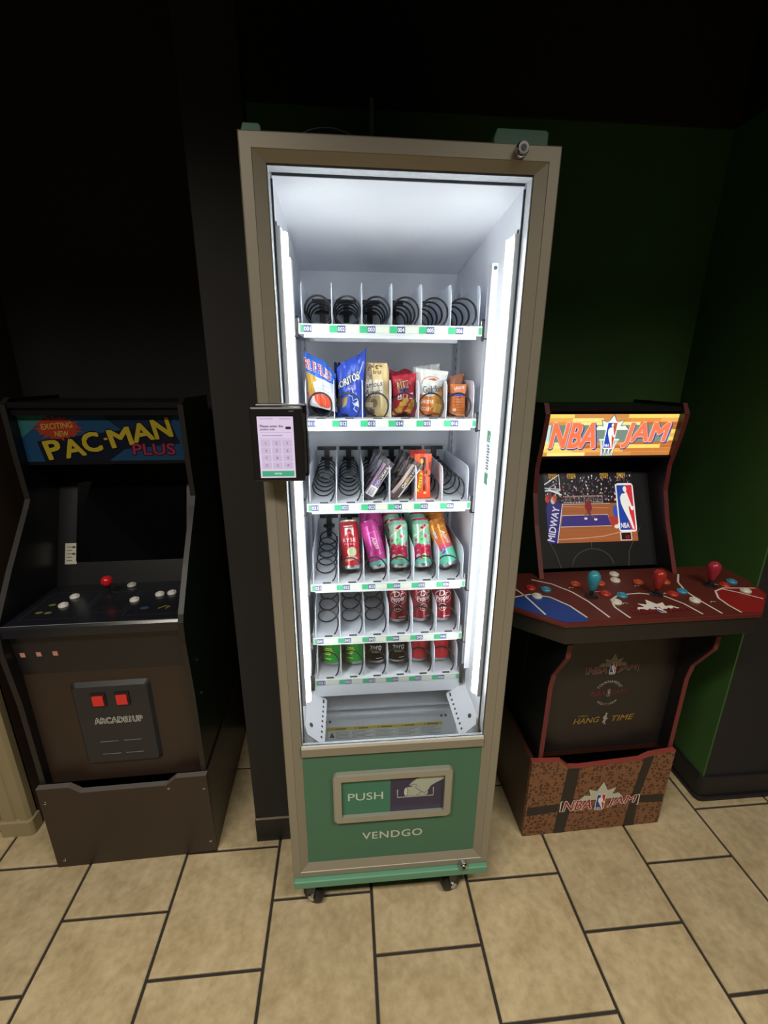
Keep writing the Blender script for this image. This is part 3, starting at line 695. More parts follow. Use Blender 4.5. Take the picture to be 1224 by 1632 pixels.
    zr = can_proto('soda_can', R, H, '0d0d10', a, rough=.25, metal=.0)
    place(zr, (lane_x(2) + .003, y, z), (BK, 0, -.05), 'black zero sugar soda can beside a green can', g)
    place(zr, (lane_x(3) + .001, y, z), (BK, 0, .05), 'black zero sugar soda can beside a bright red can', g)
    a = Art(); a.text('Cola', .0, .094, .018, 'f0ecec', w=.04, shear=.25, k=2); a.rect(-.022, .018, -.005, .0205, 'e2b9b9', 1)
    ck = can_proto('soda_can', R, H, 'c02034', a)
    place(ck, (lane_x(4), y, z), (BK, 0, 2.2), 'bright red soda can beside a black can on the bottom tray', g)
    place(ck, (lane_x(5) - .004, y, z), (BK, 0, 2.6), 'bright red soda can in the rightmost lane of the bottom tray', g)
build_cans()

def bag(name, label, cat, group, loc, w, h, T, col, art, deform=None, rot=(0, 0, 0), seed=1, rough=.3, topcol=None, seals=True, pw=.55, wr=.0016):
    rnd = random.Random(seed); ph = [rnd.uniform(0, 6.28) for _ in range(6)]
    nu, nv = 18, 26
    def S(x, z, off):
        u = max(-1, min(1, x / (w / 2))); v = max(0, min(1, z / h))
        th = T / 2 * max(0, 1 - u * u) ** pw * max(0, math.sin(PI * min(1, max(0, (v - .03) / .94)))) ** .5
        wob = wr * (math.sin(9 * u + 5 * v + ph[0]) + math.sin(14 * v - 4 * u + ph[1]) + .7 * math.sin(21 * u * v + ph[2]) + .6 * math.sin(17 * u + ph[3]))
        env = min(1, 6 * (1 - abs(u)) + .2)
        xx = x * (1 - .10 * math.sin(PI * v) ** 2); y = -th - wob * env - off
        p = (xx, y, z)
        return deform(*p, u, v) if deform else p
    def B(x, z):
        p = S(x, z, 0); u = x / (w / 2); v = z / h
        th = T * max(0, 1 - u * u) ** pw * max(0, math.sin(PI * v)) ** .5
        return (p[0], p[1] + 2 * th * .9 + .0008, p[2])
    xs = [-w / 2 + w * i / nu for i in range(nu + 1)]; zs = [h * j / nv for j in range(nv + 1)]
    t = thing(name, label, cat, loc, rot, group)
    j0, j1 = (2, nv - 2) if seals else (0, nv)
    def patch(a, b, back=True):
        m = MB(); n = nu + 1; k = b - a + 1
        vs = [S(x, z, 0) for z in zs[a:b + 1] for x in xs]; fs = [(j * n + i, j * n + i + 1, (j + 1) * n + i + 1, (j + 1) * n + i) for j in range(k - 1) for i in range(nu)]
        m.add(vs, fs); vs = [B(x, z) for z in zs[a:b + 1] for x in xs]; m.add(vs, [f[::-1] for f in fs])
        # close the sides
        q = n * k
        ed = [(j * n, (j + 1) * n, q + (j + 1) * n, q + j * n) for j in range(k - 1)] + [(j * n + nu, (j + 1) * n + nu, q + (j + 1) * n + nu, q + j * n + nu) for j in range(k - 1)]
        ed += [(i, i + 1, q + i + 1, q + i) for i in range(nu)] + [((k - 1) * n + i, (k - 1) * n + i + 1, q + (k - 1) * n + i + 1, q + (k - 1) * n + i) for i in range(nu)]
        base = len(m.v) - 2 * q
        m.add([], []); m.f += ed; m.m += [0] * len(ed)
        return m
    fm = mat('film_' + col, col, rough, var=.05, scale=50); tm = mat('film_' + (topcol or col), topcol or col, rough, var=.05, scale=50)
    patch(j0, j1).build('body', fm, t, smooth='auto', angle=50)
    if seals:
        patch(j1, nv).build('top_seal', tm, t, smooth='auto', angle=50); patch(0, j0).build('bottom_seal', fm, t, smooth='auto', angle=50)
    if art: art.build('printed_design', t, lambda x, z, hh: S(x, z, .0004 + hh * .5), lambda c: mat('film_' + c, c, rough, var=.05, scale=50), clip=(-w / 2 * .985, h * .01, w / 2 * .985, h * .99), ul=xs, vl=zs, smooth=False)
    return t
def build_snacks():
    z = TRAYS[1]; g = 'snack bags on the second tray'
    # ridged chips, blue and white
    w, h = .080, .122
    a = Art(); a.poly([(-.05, .080), (-.01, .074), (.02, .074), (.05, .082), (.05, .13), (-.05, .13)], '3b6fd0', 1)
    a.outlined('RUFFLES', -.006, .095, .022, 'c02636', 'f4f0ee', .06, w=.066, bold=.02, k=2, rot=-4)
    a.poly([(-.042, .078), (-.016, .074), (-.008, .066), (-.022, .058), (-.016, .035), (-.024, .026), (-.034, .034), (-.036, .055)], 'd6ab45', 2); a.line([(-.03, .07), (-.026, .05), (-.028, .034)], .0015, 'bb8d2c', 3)
    a.poly([(-.022, .034), (-.01, .038), (.004, .036), (.018, .039), (.026, .034), (.024, .012), (.012, .002), (-.004, .004), (-.016, .014)], 'ea5a34', 2); a.line([(.0, .034), (.010, .024), (.008, .012)], .0014, 'f6b59c', 3)
    a.poly([(-.04, .03), (-.028, .034), (-.024, .02), (-.03, .012)], 'e5a0a4', 1); a.line([(-.005, .058), (.015, .060), (.022, .057)], .0012, 'b6bcc6', 2); a.line([(-.01, .05), (.02, .046)], .0012, 'b9bec8', 2)
    bag('snack_bag', 'blue and white ridged chip bag slumped in the leftmost lane', 'snack bag', g, (-.1695, .262, z + .021), w, h, .04, 'e3e6ea', a,
        lambda x, y, zz, u, v: (x - .004 * v, y - .012 * (1 - v), zz - .26 * x * (1 + .6 * v) - max(0, u - .3) * .03 * v * v), seed=2, topcol='3b6fd0')
    # blue corn chips
    def doritos(name_lab, x, y, wd, sd, tilt, dx=0):
        w, h = .074, .138
        a = Art(); a.outlined('DORITOS', -.012, .088, .018, 'f2f2f2', '15182a', .07, w=.066, bold=.03, k=2, rot=14)
        a.text('COOL', .002, .074, .005, 'e6b8cc', k=2); a.text('RANCH', .002, .068, .005, 'f2dfe8', w=.02, k=2)
        a.poly([(-.037, .06), (-.03, .055), (-.028, .03), (-.037, .02)], '8d7b52', 1); a.poly([(-.026, .046), (-.008, .052), (-.014, .03), (-.024, .022)], 'a58d58', 2)
        for p in ([(.0, .072), (.006, .055), (.012, .058), (.016, .045)], [(-.008, .054), (.002, .05), (.004, .04), (.014, .044), (.022, .036)], [(.002, .036), (.012, .03), (.006, .02), (.014, .012)], [(.03, .118), (.022, .10), (.012, .09)]):
            a.line(p, .0022, 'dfe6f6', 3)
        a.poly([(.004, .030), (.018, .040), (.020, .024)], 'dfe6f6', 3)
        bag('snack_bag', name_lab, 'snack bag', g, (x, y, z + .001), w, h, .038, '2f4fbb', a, lambda x_, y_, zz, u, v: (x_ + .003 * v, y_ - .010 * (1 - v), zz + v * v * (u * .014 + .006 + .012 * u * u * u)), seed=sd)
    doritos('bright blue corn chip bag with peaked right corner', -.0965, .260, .074, 3, 0)
    w, h = .07, .124
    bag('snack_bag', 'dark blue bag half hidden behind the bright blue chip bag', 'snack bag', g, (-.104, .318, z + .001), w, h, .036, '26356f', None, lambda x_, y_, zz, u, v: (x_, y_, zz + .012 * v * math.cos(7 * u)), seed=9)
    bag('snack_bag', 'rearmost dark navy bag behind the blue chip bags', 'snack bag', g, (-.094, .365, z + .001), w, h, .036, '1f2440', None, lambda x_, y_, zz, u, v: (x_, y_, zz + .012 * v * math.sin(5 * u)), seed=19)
    # cookies, tan
    w, h = .072, .132
    a = Art(); a.poly([(-.04, .0), (-.012, .0), (-.006, .02), (-.018, .05), (-.012, .08), (-.02, .14), (-.04, .14)], '8d7b63', 1)
    for i, (x, y) in enumerate([(-.026, .118), (-.014, .126), (.0, .122), (.012, .127), (-.022, .104), (-.008, .111), (.006, .110), (-.03, .09)]): a.arc(x, y, .0042, 20 * i, 20 * i + 290, .0022, '5a4326', 3); a.disc(x, y, .0016, '5a4326', 3, n=8)
    a.poly([(-.036, .052), (.016, .052), (.016, .092), (-.036, .092)], 'd9d2c2', 2)
    a.text('Famous', -.014, .080, .013, '2f3440', w=.056, shear=.35, bold=.01, k=4, rot=8); a.text('Amos:', -.012, .062, .013, '2f3440', w=.05, shear=.35, bold=.01, k=4, rot=6)
    a.disc(-.006, .036, .017, 'cbb68d', 2); a.disc(-.010, .034, .011, '8f7c5c', 3); a.rect(-.032, .024, -.012, .036, 'e8ddc4', 4); a.text('CHOCOLATE', -.022, .032, .003, '4a3a28', w=.016, k=5); a.text('CHIP', -.022, .027, .003, '4a3a28', k=5)
    a.poly([(-.034, .004), (-.016, .02), (-.006, .012), (-.01, .002)], '5a4d5e', 3)
    bag('cookie_bag', 'tan cookie bag with brown spots along its top', 'snack bag', g, (-.0315, .262, z + .001), w, h, .04, 'dcc38f', a, lambda x_, y_, zz, u, v: (x_ * (1 - .28 * v ** 4) + .002, y_ - .008 * (1 - v), zz), seed=4)
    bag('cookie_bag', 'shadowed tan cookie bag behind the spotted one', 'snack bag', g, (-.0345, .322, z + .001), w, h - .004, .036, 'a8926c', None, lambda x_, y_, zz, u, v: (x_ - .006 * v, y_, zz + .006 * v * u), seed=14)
    # cheese crackers, red
    w, h = .062, .104
    a = Art(); a.outlined('RITZ', -.004, .080, .018, 'e9b93a', '22306e', .07, w=.032, bold=.02, k=2, rot=6); a.disc(-.003, .068, .011, '23357a', 1, ry=.005)
    a.text('BITS', .002, .051, .015, 'f2ecec', w=.044, bold=.04, k=2)
    for i in range(14):
        x = -.026 + (i * 11 % 14) * .004; y = .008 + (i * 5 % 9) * .0042; c = ['d99a33', 'e3b14a', 'c98428', 'eec45c'][i % 4]
        a.disc(x, y, .009, c, 1 + (i % 4), ry=.0065, n=12)
    a.poly([(-.01, .0), (.012, .0), (.016, .008), (.0, .014)], '5b1420', 6)
    bag('cracker_bag', 'small red cracker sandwich bag with yellow lettering', 'snack bag', g, (.041, .262, z + .001), w, h, .038, 'b81f36', a, lambda x_, y_, zz, u, v: (x_, y_ - .006 * (1 - v), zz + .004 * u * v), seed=5)
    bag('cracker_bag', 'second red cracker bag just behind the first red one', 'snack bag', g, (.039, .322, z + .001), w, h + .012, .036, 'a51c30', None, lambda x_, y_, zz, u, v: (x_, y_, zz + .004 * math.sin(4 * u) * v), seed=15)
    # fish shaped crackers, white over orange
    w, h = .074, .117
    a = Art(); a.poly([(-.04, .0), (.04, .0), (.04, .055), (.02, .062), (.0, .050), (-.02, .052), (-.04, .058)], 'cc6d2a', 1); a.poly([(.012, .058), (.03, .085), (.034, .06), (.04, .04), (.03, .03)], 'e2a05a', 2)
    a.text('Goldfish', .0, .070, .016, '2b2622', w=.052, shear=.15, bold=.008, k=4, rot=8); a.arc(.0, .076, .028, 30, 170, .0016, 'b5653a', 3, ry=.024); a.poly([(-.012, .093), (.004, .097), (.014, .092), (.002, .090)], 'b5653a', 3)
    a.text('CHEDDAR', -.014, .038, .009, 'f7e8d8', w=.034, bold=.03, k=4); a.text('COLBY', -.014, .020, .009, 'f0d9c4', w=.026, bold=.03, k=4)
    a.disc(.012, .038, .018, 'e0983c', 2); a.poly([(.004, .012), (.012, .034), (.028, .030), (.024, .008)], 'eec466', 4); a.line([(.004, .012), (.012, .034), (.028, .030)], .0014, 'f5dc96', 5)
    a.poly([(.010, .092), (.036, .104), (.022, .082)], 'd4d7da', 4); a.line([(.004, .088), (.036, .102), (.020, .078)], .0012, 'ffffff', 5)
    bag('cracker_bag', 'white topped orange cheddar cracker bag with flared top corner', 'snack bag', g, (.1115, .262, z + .001), w, h, .042, 'd8d9d6', a, lambda x_, y_, zz, u, v: (x_ * (1 + .10 * v ** 3) + .004 * v ** 4 * max(0, u), y_ - .008 * (1 - v), zz - .004 * u * v), seed=6, topcol='e4e5e2')
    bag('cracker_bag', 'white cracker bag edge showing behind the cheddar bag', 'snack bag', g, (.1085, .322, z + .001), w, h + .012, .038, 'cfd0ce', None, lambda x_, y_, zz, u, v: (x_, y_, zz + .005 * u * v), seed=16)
    # sandwich crackers, orange pack
    w, h = .043, .082
    a = Art(); a.rect(-.03, .052, .03, .059, '3b4aa0', 1); a.rect(-.03, .0, .03, .006, 'd9a07a', 1); a.text('LANCE', .001, .073, .007, 'f2e4da', w=.026, bold=.03, k=2, rot=3)
    for i in range(6):
        a.rect(-.019, .010 + .007 * i, .019, .0128 + .007 * i, 'c9702c', 1); a.rect(-.017 + .003 * (i % 3), .013 + .007 * i, .012 + .002 * (i % 2), .0145 + .007 * i, '8f4a20', 2)
    a.rect(-.015, .014, -.006, .021, 'e9d7c8', 3)
    bag('cracker_pack', 'orange cracker sandwich pack standing in the last lane', 'snack pack', g, (.182, .252, z + .001), w, h, .022, 'd0753a', a, seed=7, pw=.25, wr=.0006)
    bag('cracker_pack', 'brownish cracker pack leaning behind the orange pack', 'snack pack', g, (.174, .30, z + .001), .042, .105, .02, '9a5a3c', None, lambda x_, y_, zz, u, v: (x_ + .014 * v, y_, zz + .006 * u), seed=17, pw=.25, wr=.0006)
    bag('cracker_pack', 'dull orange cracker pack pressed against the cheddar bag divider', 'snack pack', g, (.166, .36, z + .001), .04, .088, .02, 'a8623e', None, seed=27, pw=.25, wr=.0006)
    # chocolate bars lying diagonally on the third tray
    z = TRAYS[2]; g = 'chocolate bars on the third tray'
    def bar(label, x, y, ang, col, stripe, txt, barcode, sd, roll=0.):
        w, h = .030, .118
        a = Art(); a.rect(-.015, .012, -.006, .106, stripe, 1); a.rect(.009, .012, .0125, .106, 'd8d2cc', 1)
        a.text(txt, .002, .070, .008, 'e8e2d8', w=.062, rot=90, bold=.03, k=3)
        if barcode:
            a.rect(-.011, .012, .010, .040, 'eceaea', 3)
            for i in range(9): a.rect(-.008, .015 + .0025 * i, .007, .0162 + .0025 * i, '4a4a66', 4)
            a.rect(-.008, .044, .009, .060, '6f5f9a', 2)
        else:
            a.rect(-.005, .014, .008, .024, '584848', 2); a.poly([(-.004, .055), (.007, .060), (.006, .072), (-.005, .068)], 'c39a62', 4)
        return bag('chocolate_bar', label, 'chocolate bar', g, (x, y, z + .004), w, h, .016, col, a, None, (math.radians(roll), math.radians(ang), 0), sd, rough=.3, pw=.3, wr=.0007)
    x0 = lane_x(2) - .026; x1 = lane_x(3) - .026
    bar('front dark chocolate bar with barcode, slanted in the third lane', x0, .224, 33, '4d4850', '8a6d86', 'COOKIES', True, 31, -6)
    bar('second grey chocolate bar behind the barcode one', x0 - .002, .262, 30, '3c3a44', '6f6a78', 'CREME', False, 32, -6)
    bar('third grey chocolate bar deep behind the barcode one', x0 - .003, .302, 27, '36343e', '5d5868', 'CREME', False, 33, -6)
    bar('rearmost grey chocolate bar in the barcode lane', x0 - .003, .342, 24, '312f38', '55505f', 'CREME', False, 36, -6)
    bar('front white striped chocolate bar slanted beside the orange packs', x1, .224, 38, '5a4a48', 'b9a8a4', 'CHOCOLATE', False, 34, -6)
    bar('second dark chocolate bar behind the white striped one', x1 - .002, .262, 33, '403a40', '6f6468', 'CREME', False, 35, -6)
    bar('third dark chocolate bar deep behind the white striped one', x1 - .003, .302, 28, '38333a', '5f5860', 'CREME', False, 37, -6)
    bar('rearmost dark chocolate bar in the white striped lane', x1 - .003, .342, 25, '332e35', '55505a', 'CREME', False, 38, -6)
    def cups(label, x, y, hh, sd, col, art=True):
        w, h = .047, hh
        a = None
        if art:
            a = Art(); a.outlined("Reese's", -.011, .044, .012, 'f2d22e', '3a1d10', .08, w=.052, rot=84, shear=.2, bold=.03, k=3); a.rect(.002, .022, .007, .060, '4a2416', 2); a.disc(.007, .015, .004, 'f0c8a8', 2, ry=.003)
            a.poly([(-.012, .078), (.0, .074), (.008, .084), (.006, .110), (-.008, .112)], '4a2818', 2); a.disc(-.005, .100, .005, 'c79a4a', 3, ry=.007); a.disc(-.006, .086, .005, 'b98438', 3, ry=.006)
            a.rect(.002, .066, .012, .075, '5a2c20', 2)
            for i in range(3): a.rect(.014 + .003 * i, .078, .0153 + .003 * i, .098, '5a1c10', 2)
        return bag('peanut_butter_cup_pack', label, 'candy pack', g, (x, y, z + .001), w, h, .018, col, a, lambda x_, y_, zz, u, v: (x_ + .004 * v, y_, zz), (math.radians(-10), 0, 0), sd, rough=.35, pw=.25, wr=.0006)
    cups('front orange peanut butter cup pack with yellow lettering', .092, .232, .120, 41, 'ea4f24')
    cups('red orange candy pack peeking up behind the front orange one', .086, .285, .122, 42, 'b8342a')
build_snacks()

# ================================================================== ARCADE CABINETS
def buttons(par, pts, z, sz=.0135):
    for x, y, c in pts:
        ring = MB().lathe([(sz, 0), (sz, .004), (sz * .9, .006), (sz * .66, .006), (sz * .64, .003)], 20).build('button', mat('btn_' + c, c, .35, var=.04), par, smooth='auto'); ring.location = (x, y, z)
        MB().lathe([(sz * .6, .003), (sz * .6, .008), (sz * .5, .0092)], 18).build('plunger', mat('btnp_' + c, c, .3, var=.04), ring, smooth='auto')
def molding(pts, x0, x1, r=.0):
    m = MB()
    for i in range(len(pts) - 1):
        (ya, za), (yb, zb) = pts[i], pts[i + 1]
        d = Vector((yb - ya, zb - za)).normalized(); n = Vector((-d.y, d.x))
        if n.x > 0: n = -n
        q = n * .0025
        m.add([(x0, ya + .0005, za), (x1, ya + .0005, za), (x1, yb + .0005, zb), (x0, yb + .0005, zb), (x0, ya + q.x, za + q.y), (x1, ya + q.x, za + q.y), (x1, yb + q.x, zb + q.y), (x0, yb + q.x, zb + q.y)],
              [(0, 1, 2, 3), (4, 5, 6, 7), (0, 1, 5, 4), (1, 2, 6, 5), (2, 3, 7, 6), (3, 0, 4, 7)])
    return m
def build_maze_cabinet():
    """dark brown cabinet on the left; local x from centre, y from riser front, z from floor"""
    T = thing('arcade_cabinet', 'brown and black arcade cabinet with unlit blue marquee on a wooden riser', 'arcade cabinet', (-.8135, .193, 0), (0, 0, math.radians(1.4)))
    BR = mat('dark_brown_wood', '33261f', .45, var=.10, scale=14, stretch=(1, 1, .15)); BK = mat('cabinet_black', '19181c', .4, var=.08); SIDE = mat('side_black', '0e0e12', .35, var=.1)
    hw = .243
    # riser with a dipped front lip
    f = [(-.2475, 0), (.2475, 0), (.2475, .325), (.155, .325), (.125, .300), (-.125, .300), (-.155, .325), (-.2475, .325)]
    rs = MB().prism(f, 1, 0, .015).build('riser', BR, T, bevel=.0012)
    m = MB(); m.prism([(.015, 0), (.5, 0), (.5, .325), (.015, .325)], 0, -.2475, -.2335); m.prism([(.015, 0), (.5, 0), (.5, .325), (.015, .325)], 0, .2335, .2475); m.box(-.2335, .2335, .485, .5, 0, .325); m.box(-.2335, .2335, .06, .485, .285, .300); m.build('riser_sides', mat('riser_side', '2b1f1a', .35, var=.1, scale=14), rs)
    e = MB(); tp = f[2:]
    for (xa, za), (xb, zb) in zip(tp[:-1], tp[1:]): e.add([(xa, -.0006, za), (xb, -.0006, zb), (xb, .0155, zb), (xa, .0155, za), (xa, -.0006, za + .0022), (xb, -.0006, zb + .0022), (xb, .0155, zb + .0022), (xa, .0155, za + .0022)], [(0, 1, 2, 3), (4, 5, 6, 7), (0, 1, 5, 4), (1, 2, 6, 5), (2, 3, 7, 6), (3, 0, 4, 7)])
    e.build('riser_edge', mat('grey_edge', '5d5855', .5), rs)
    for x, z in ((-.232, .27), (-.222, .03), (.235, .275), (.232, .05), (.13, .288)): MB().lathe([(.0045, 0), (.0045, -.0015), (.002, -.003)], 12, (x, 0, z), axis=1).build('screw', CHROME, rs)
    # side panels
    pf = [(.02, .30), (.018, .62), (.004, .80), (.008, .862), (.018, .883), (.105, .996), (.225, 1.139), (.244, 1.165), (.235, 1.30), (.232, 1.44), (.26, 1.455), (.49, 1.455), (.49, .30)]
    for s in (-1, 1):
        xo, xi = s * hw, s * (hw - .015)
        sp = MB().prism(pf, 0, min(xo, xi), max(xo, xi)).build('side_panel', SIDE, T)
        molding(pf[:11], min(xo, xi), max(xo, xi)).build('edge_molding', mat('charcoal_molding', '1f1c1b', .5), sp)
    iw = hw - .015
    for z in (.58, .70): MB().lathe([(.004, 0), (.004, .003)], 10, (hw, .07, z), axis=0).build('side_screw', CHROME, T)
    # front panels
    kp = MB().prism([(.045, .30), (.045, .70), (.06, .70), (.06, .30)], 0, -iw, iw).build('kick_panel', BR, T)
    bd = MB().prism([(.0445, .700), (.030, .838), (.045, .838), (.0595, .700)], 0, -iw, iw).build('upper_panel', BK, T); bd['label'] = 'black panel under the controls with three small pink squares'
    for x in (-.209, -.167, -.124):
        a = Art(); a.rect(x - .0065, .062, x + .0065, .077, 'c58a78'); a.build('printed_square', bd, plane((0, .0443, .700), (1, 0, 0), (0, -.0145, .138)))
    cd = MB(); o1 = rrect(.222, .295, .012, 4, .0, .515); o2 = rrect(.205, .275, .010, 4, .0, .513); n = len(o1)
    cd.add([(p[0], .045, p[1]) for p in o1] + [(p[0], .035, p[1]) for p in o2], [tuple(range(n, 2 * n))] + [(k, (k + 1) % n, n + (k + 1) % n, n + k) for k in range(n)])
    dr = cd.build('coin_door', mat('coin_door_black', '24262a', .4, var=.08), T)
    for x in (-.036, .030):
        MB().box(x - .020, x + .020, .031, .0355, .582, .628).build('coin_slot_surround', BLACKP, dr, bevel=.001)
        MB().box(x - .0155, x + .0155, .027, .0315, .588, .622).build('coin_return_button', mat('coin_red', 'd8302e', .35), dr, bevel=.0015)
    a = Art(); a.outlined('ARCADE1UP', .007, .530, .020, '202226', 'd8d8d4', .07, w=.135, k=1, space=1.08)
    for x in (-.032, .035):
        for z in (.452, .405): a.rect(x - .026, z, x + .026, z + .0018, '8e9088')
    a.build('lettering', dr, front(0, .0349, 0))
    # control deck
    dk = MB().prism([(.008, .840), (.008, .866), (.013, .872), (.275, .868), (.275, .84)], 0, -iw, iw).build('control_deck', mat('deck_black', '1b1c22', .22, var=.08), T)
    a = Art()
    for p in ([(-.205, .035), (-.205, .20), (-.06, .20), (-.06, .035)], [(-.05, .06), (-.05, .19), (.055, .19), (.055, .06)], [(.065, .035), (.065, .20), (.21, .20), (.21, .035)]): a.line(p, .0016, '3b3d48', 1, closed=True)
    a.rect(-iw, .0, iw, .003, '8b8b8b', 1)
    for x, y in ((-.175, .075), (-.150, .072), (-.165, .12)): a.disc(x, y, .010, '6b6a3a', 1, ry=.007)
    a.disc(.11, .075, .012, '33415e', 1, ry=.009); a.line([(.15, .068), (.165, .082), (.18, .078), (.172, .066)], .004, '8d7f2c', 1)
    a.build('print', dk, plane((0, .013, .8722), (1, 0, 0), (0, .262, -.004)))
    buttons(dk, [(-.130, .125, 'd6d2cc'), (-.126, .178, 'd6d2cc'), (.062, .14, 'd6d2cc'), (.124, .17, 'd6d2cc'), (.158, .176, 'd6d2cc'), (.012, .243, 'b8b6b2')], .8705)
    js = MB().lathe([(.022, 0), (.018, .003), (.005, .004), (.0045, .034)], 20).build('joystick', BLACKP, dk, smooth='auto'); js.location = (-.03, .185, .8700)
    MB().lathe([(.001, .028), (.009, .031), (.015, .038), (.0172, .046), (.015, .054), (.009, .061), (.001, .0635)], 22).build('ball_top', mat('joy_red', 'c01f22', .18, var=.04), js, smooth=True)
    # monitor, bezel, marquee
    bz = MB().prism([(.268, .866), (.43, 1.262), (.445, 1.262), (.283, .866)], 0, -iw, iw).build('bezel', mat('bezel_black', '08080b', .4, var=.1), T)
    sd = plane((0, .268, .866), (1, 0, 0), (0, .162, .396))
    a = Art(); a.poly(rrect(.345, .27, .006, 3, .0, .21), '08080c', 1); a.build('screen', bz, sd, lambda c: mat('dark_screen', '07070a', .06, var=.05, spec=.6))
    for x, rt in ((-.188, 0), (.196, 0)):
        st = Art(); st.rect(x - .018, .07, x + .018, .138, 'bdb8ab', 1)
        for i in range(5): st.rect(x - .012, .08 + .011 * i, x + .004, .083 + .011 * i, '6d6a62', 2)
        st.rect(x + .004, .10, x + .013, .106, '2b2b2b', 2); st.rect(x + .004, .122, x + .013, .128, '2b2b2b', 2)
        st.build('instruction_sticker', bz, sd)
    MB().prism([(.268, 1.262), (.44, 1.25), (.44, 1.262), (.268, 1.272)], 0, -iw, iw).build('marquee_underside', SIDE, T)
    mq = MB().prism([(.270, 1.268), (.266, 1.412), (.28, 1.412), (.284, 1.268)], 0, -iw, iw).build('marquee', BLACKP, T); mq['label'] = 'unlit blue marquee with yellow and pink lettering'
    a = Art(); w, h = iw * 2, .135
    a.rect(-w / 2, 0, w / 2, h, '24527f', 1)
    a.poly([(-w / 2, h), (-w / 2, .07), (-.19, .10), (-.15, h)], '3c7f86', 2); a.poly([(.0, h), (.05, .09), (.19, .1), (.2, h)], '1b2c4c', 2); a.poly([(-.18, .0), (-.19, .06), (.19, .11), (.21, .05), (.05, .035), (.0, .0)], '161c30', 2)
    pts = []
    for i in range(44):
        t = 2 * PI * i / 44; r = (1, .78)[i % 2] * (1 + .12 * math.sin(i * 2.3)); pts.append((-.125 + .066 * r * math.cos(t), .098 + .036 * r * math.sin(t)))
    a.poly(pts, 'b8402a', 3)
    a.text('EXCITING', -.127, .105, .016, 'd6b25a', w=.086, bold=.03, shear=.1, k=4, rot=4); a.text('NEW', -.118, .082, .015, 'd6b25a', w=.038, bold=.03, shear=.1, k=4)
    Y = 'd4bd3a'; O = '1a140c'
    for ch, x, z, hh, ww in (('P', -.150, .036, .052, .044), ('A', -.094, .040, .050, .060), ('C', -.041, .056, .054, .052), ('-', .0005, .066, .006, .011), ('M', .042, .070, .050, .066), ('A', .105, .085, .050, .062), ('N', .163, .096, .054, .052)):
        a.outlined(ch, x, z, hh, Y, O, .055 if ch != '-' else .2, w=ww * .94, bold=.055 if ch != '-' else 0., k=5, rot=10)
    a.outlined('PLUS', .132, .034, .032, 'b03a5a', '3a1024', .08, w=.12, bold=.03, k=5)
    a.build('artwork', mq, plane((0, .2698, 1.272), (1, 0, 0), (0, -.004, .144)), smoked, clip=(-w / 2, 0, w / 2, h))
    box('top_panel', -iw, iw, .235, .49, 1.43, 1.445, SIDE, T); box('marquee_header', -iw, iw, .245, .26, 1.408, 1.432, SIDE, T); box('back_panel', -iw, iw, .475, .488, .30, 1.43, SIDE, T)
build_maze_cabinet()

